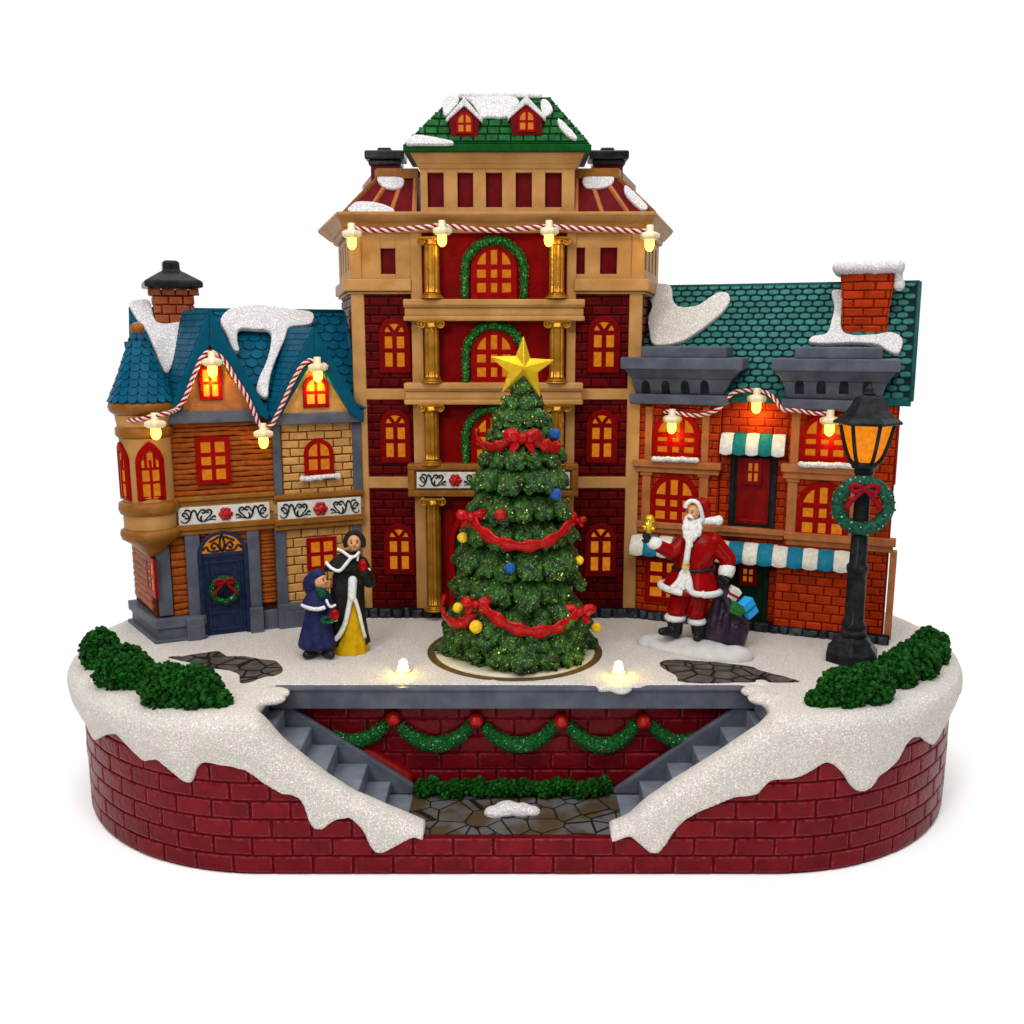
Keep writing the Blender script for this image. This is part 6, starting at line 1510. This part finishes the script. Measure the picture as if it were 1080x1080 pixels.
gift(788, 641, -12, (19, 16, 24), (-.55, .5, .2), 'giftblue', 'awnblue', 'bright blue gift box tilting out of the sack')
gift(777, 642, -18, (18, 12, 15), (.5, .3, 0), 'giftgreen', 'giftgreen', 'dark green gift box low in the sack opening')
gift(773, 626, -10, (15, 12, 17), (.5, .2, .2), 'fur', 'ribbon', 'white gift box with red ribbon at the top of the sack')
# stand under the man and sack
m = MB()
for i in range(13):
    u = 690 + i * 7.2; f = math.sin(math.pi * (i + .5) / 13); v = 678 + i * 1.25; p = onz(u, v, 194); m.ball((p.x, p.y + 4, 193), (24, 20 + 16 * f, 12 + 2.5 * math.sin(i * 1.7)), 3)
tag(m.build('figure_stand', 'stand', remesh=2.0, smooth=4), 'white snow mound under the bearded man and his sack', 'stand')

# --- woman
Y = onz(371, 686, 192).y; kk = (s3(371, 620) - CAM).dot(FW) / FOC
wo = thing('person', (s3(371, 686).x, Y, 191), 'woman in black fur-edged cloak over yellow skirt, one red-mittened hand raised', 'person')
hd = s3(374, 572, -6); look = Vector((.12, -1, .06)); hr = 11.2
m = MB(); headshape(m, hd, hr, look); m.cap(s3(373, 580), s3(371, 592), 6, 8); m.cap(s3(370, 598), s3(368, 630), 13, 11); m.cap(s3(368, 630), s3(368, 676), 13, 11)
m.cap(s3(381, 594), s3(390, 611, -4), 6, 5); m.cap(s3(390, 611, -4), s3(384, 600, -16), 5, 4); m.cap(s3(358, 594), s3(352, 618, -2), 6, 5)
m.build('body', 'skin', wo, remesh=.9, smooth=2); face(wo, hd, hr, look)
m = MB(); hs = []
for i in range(25):
    a = math.pi * (-.15 + 1.3 * i / 24); hs.append(hd + Vector((math.cos(a) * 11, -1, math.sin(a) * 13)))
m.tube(hs, 4.4, 10); m.ball(hd + Vector((0, 6, 1)), (11.8, 9, 12.8), 3); m.build('hood', 'cloak', wo, remesh=1.0, smooth=3)
m = MB(); m.tube([hd + Vector((math.cos(a) * 9.2, -2.5, math.sin(a) * 11.2 + .5)) for a in [math.pi * (.02 + .96 * i / 16) for i in range(17)]], 1.5, 8); m.build('hair', 'hair', wo)
m = MB()
ringloft(m, [(372, 586, 7, .8, 0), (371, 590, 11, .75, 0), (370, 596, 15, .7, 0), (368, 606, 17, .7, 0), (366.5, 620, 17.5, .72, 0), (366, 640, 18.5, .75, 1), (366, 655, 20, .76, 2), (366.5, 668, 21.5, .76, 3), (368, 678, 22.5, .76, 4)], Y, fold=.05, nf=8)
m.cap(s3(381, 594), s3(389.5, 613, -5), 9.5, 9); m.cap(s3(389.5, 613, -5), s3(385, 604, -15), 8.5, 7.5)
m.build('cloak', 'cloak', wo, remesh=1.4, smooth=3)
m = MB(); ringloft(m, [(369.5, 581, 8, .8, -2), (367, 587, 14, .75, -2), (364.5, 594, 18.5, .75, -3), (361.5, 599, 21, .75, -3), (361, 600.5, 19, .7, -3)], Y, fold=.04, nf=6); m.build('cape', 'cloak', wo, remesh=1.2, smooth=3)
m = MB()
m.tube(catmull([s3(356, 579, -8), s3(362, 582, -16), s3(369, 587, -20), s3(375, 586.5, -20), s3(379, 582, -14)], 5), 2.2, 8); m.tube(catmull([s3(344, 593, -10), s3(348, 598, -20), s3(354, 601.5, -23), s3(359, 601.5, -24), s3(364, 596, -24), s3(370.5, 588, -22)], 5), 2.4, 8)
m.tube(catmull([s3(378, 584, -15), s3(377, 592, -18)], 4), 1.6, 8)
m.cap(s3(382, 603.5, -17), s3(389, 601, -14), 2.8, 2.8)
m.cap(s3(372, 612, -18), s3(371, 630, -20), 6, 5.5); m.tube(catmull([s3(370, 628, -20), s3(367, 645, -21), s3(363, 660, -22), s3(357, 671, -22), s3(351.5, 676, -20)], 5), 3.6, 8); m.tube(catmull([s3(373, 628, -20), s3(378, 643, -21), s3(381.5, 658, -20), s3(385, 672, -16)], 5), 2.6, 8)
m.build('fur_trim', 'fur', wo, remesh=1.0, smooth=1)
m = MB(); zb_ = 191
ringloft(m, [(372, 624, 2, .8, -11), (372.5, 634, 5.5, .8, -10), (373, 650, 8.5, .85, -10), (372, 665, 12, .9, -8), (371, 678, 16, .95, -4), (369.5, 687.5, 19.5, .95, -1)], Y, fold=.07, nf=9); m.build('skirt', 'yellow', wo, remesh=1.3, smooth=2)
m = MB(); hand(m, s3(385, 602, -16), Vector((-.25, -.35, 1)), (0, -1, 0), 17, .5, -1); m.ball(s3(383, 597, -19), (6.5, 5, 8), 3); m.build('mitten', 'santared', wo, remesh=1.0, smooth=2)
# --- girl
Y = onz(338, 692, 192).y; kk = (s3(338, 640) - CAM).dot(FW) / FOC
gi = thing('person', (s3(338, 690).x, Y, 191), 'small girl in blue hooded coat and white-edged cape looking up, holding a red mitten out', 'person')
hd = s3(338, 613, -5); look = Vector((.86, -.5, .22)); hr = 10
m = MB(); headshape(m, hd, hr, look); m.cap(s3(336, 620), s3(336, 630), 5.5, 7); m.cap(s3(336, 634), s3(336, 660), 11, 12); m.cap(s3(332, 662), s3(331, 684), 6, 5); m.cap(s3(341, 662), s3(342, 682), 6, 5)
m.cap(s3(344, 632), s3(349, 645, -10), 5, 4.5); m.build('body', 'skin', gi, remesh=.9, smooth=2); face(gi, hd, hr, look)
m = MB(); m.ball(s3(332.5, 611, 0), (11.5, 12, 13.5), 3); m.ball(s3(328, 619, 2), (9, 9, 8), 3); m.ball(s3(335, 606, -2), (10, 11, 8), 3); m.cap(s3(327, 613, 2), s3(327.5, 622, 2), 9, 8); m.build('hood', 'coatblue', gi, remesh=1.0, smooth=3)
m = MB()
ringloft(m, [(335, 624, 8, .8, 0), (335, 632, 11.5, .8, 0), (335, 645, 12.5, .85, 0), (334.5, 658, 15, .88, 0), (334.5, 670, 18, .9, 0), (335, 678, 20, .9, 0), (335, 682, 19, .88, 0), (335, 683, 14, .85, 0)], Y, fold=.05, nf=8); m.cap(s3(345, 634), s3(350, 647, -10), 7.5, 6.5); m.build('coat', 'coatblue', gi, remesh=1.3, smooth=3)
m = MB(); ringloft(m, [(336, 620, 6, .8, -1), (335.5, 626, 12, .8, -1), (335, 633, 15.5, .8, -2), (335, 640, 17.5, .8, -2), (335, 641, 15, .8, -2)], Y, fold=.03, nf=6); m.build('cape', 'coatblue', gi, remesh=1.2, smooth=3)
m = MB(); m.tube(catmull([s3(318.5, 638, -6), s3(326, 641.5, -19), s3(335, 642.5, -24), s3(343, 640.5, -24)], 5), 2.8, 8); m.tube(catmull([s3(344, 632, -18), s3(346, 637, -20), s3(349, 640, -19), s3(354, 638, -14)], 5), 2.0, 8); m.build('fur_trim', 'fur', gi, remesh=1.0, smooth=1)
m = MB(); m.ball(s3(340, 627, -15), (6, 5, 7), 3, jit=.3); m.ball(s3(337, 622, -12), (6, 6, 3.5), 3, jit=.2); m.build('scarf', 'scarf', gi)
m = MB(); hand(m, s3(350, 646, -14), Vector((.4, -.4, -.3)), (0, 0, 1), 14, .6, 1); m.ball(s3(353, 648, -17), (6, 5.5, 7.5), 3); m.build('mitten', 'santared', gi, remesh=.9, smooth=2)
m = MB(); m.ball(s3(353.5, 653.5, -18), (3.4, 3, 2.8), 2); m.build('mitten_cuff', 'fur', gi)
m = MB()
for (u, tu) in ((328, 323.5), (345, 349)):
    m.cap(s3(u + 2, 681, -3), s3(u + 1, 687, -4), 8, 8); m.cap(s3(u, 688.5, -6), s3(tu, 690.5, -14), 7.5, 5.6)
m.build('boots', 'blackgloss', gi, remesh=1.0, smooth=2)
m = MB(); p = s3(345, 654, -20)
for i in range(12):
    a = 2 * math.pi * i / 12; m.ball(p + Vector((math.cos(a) * 7, math.sin(a) * 2, math.sin(a) * 3)), 2.6, 2, jit=.4)
tag(m.build('evergreen_sprig', 'wreath'), 'small dark green sprig in the girl\'s hand against her blue coat', 'sprig')
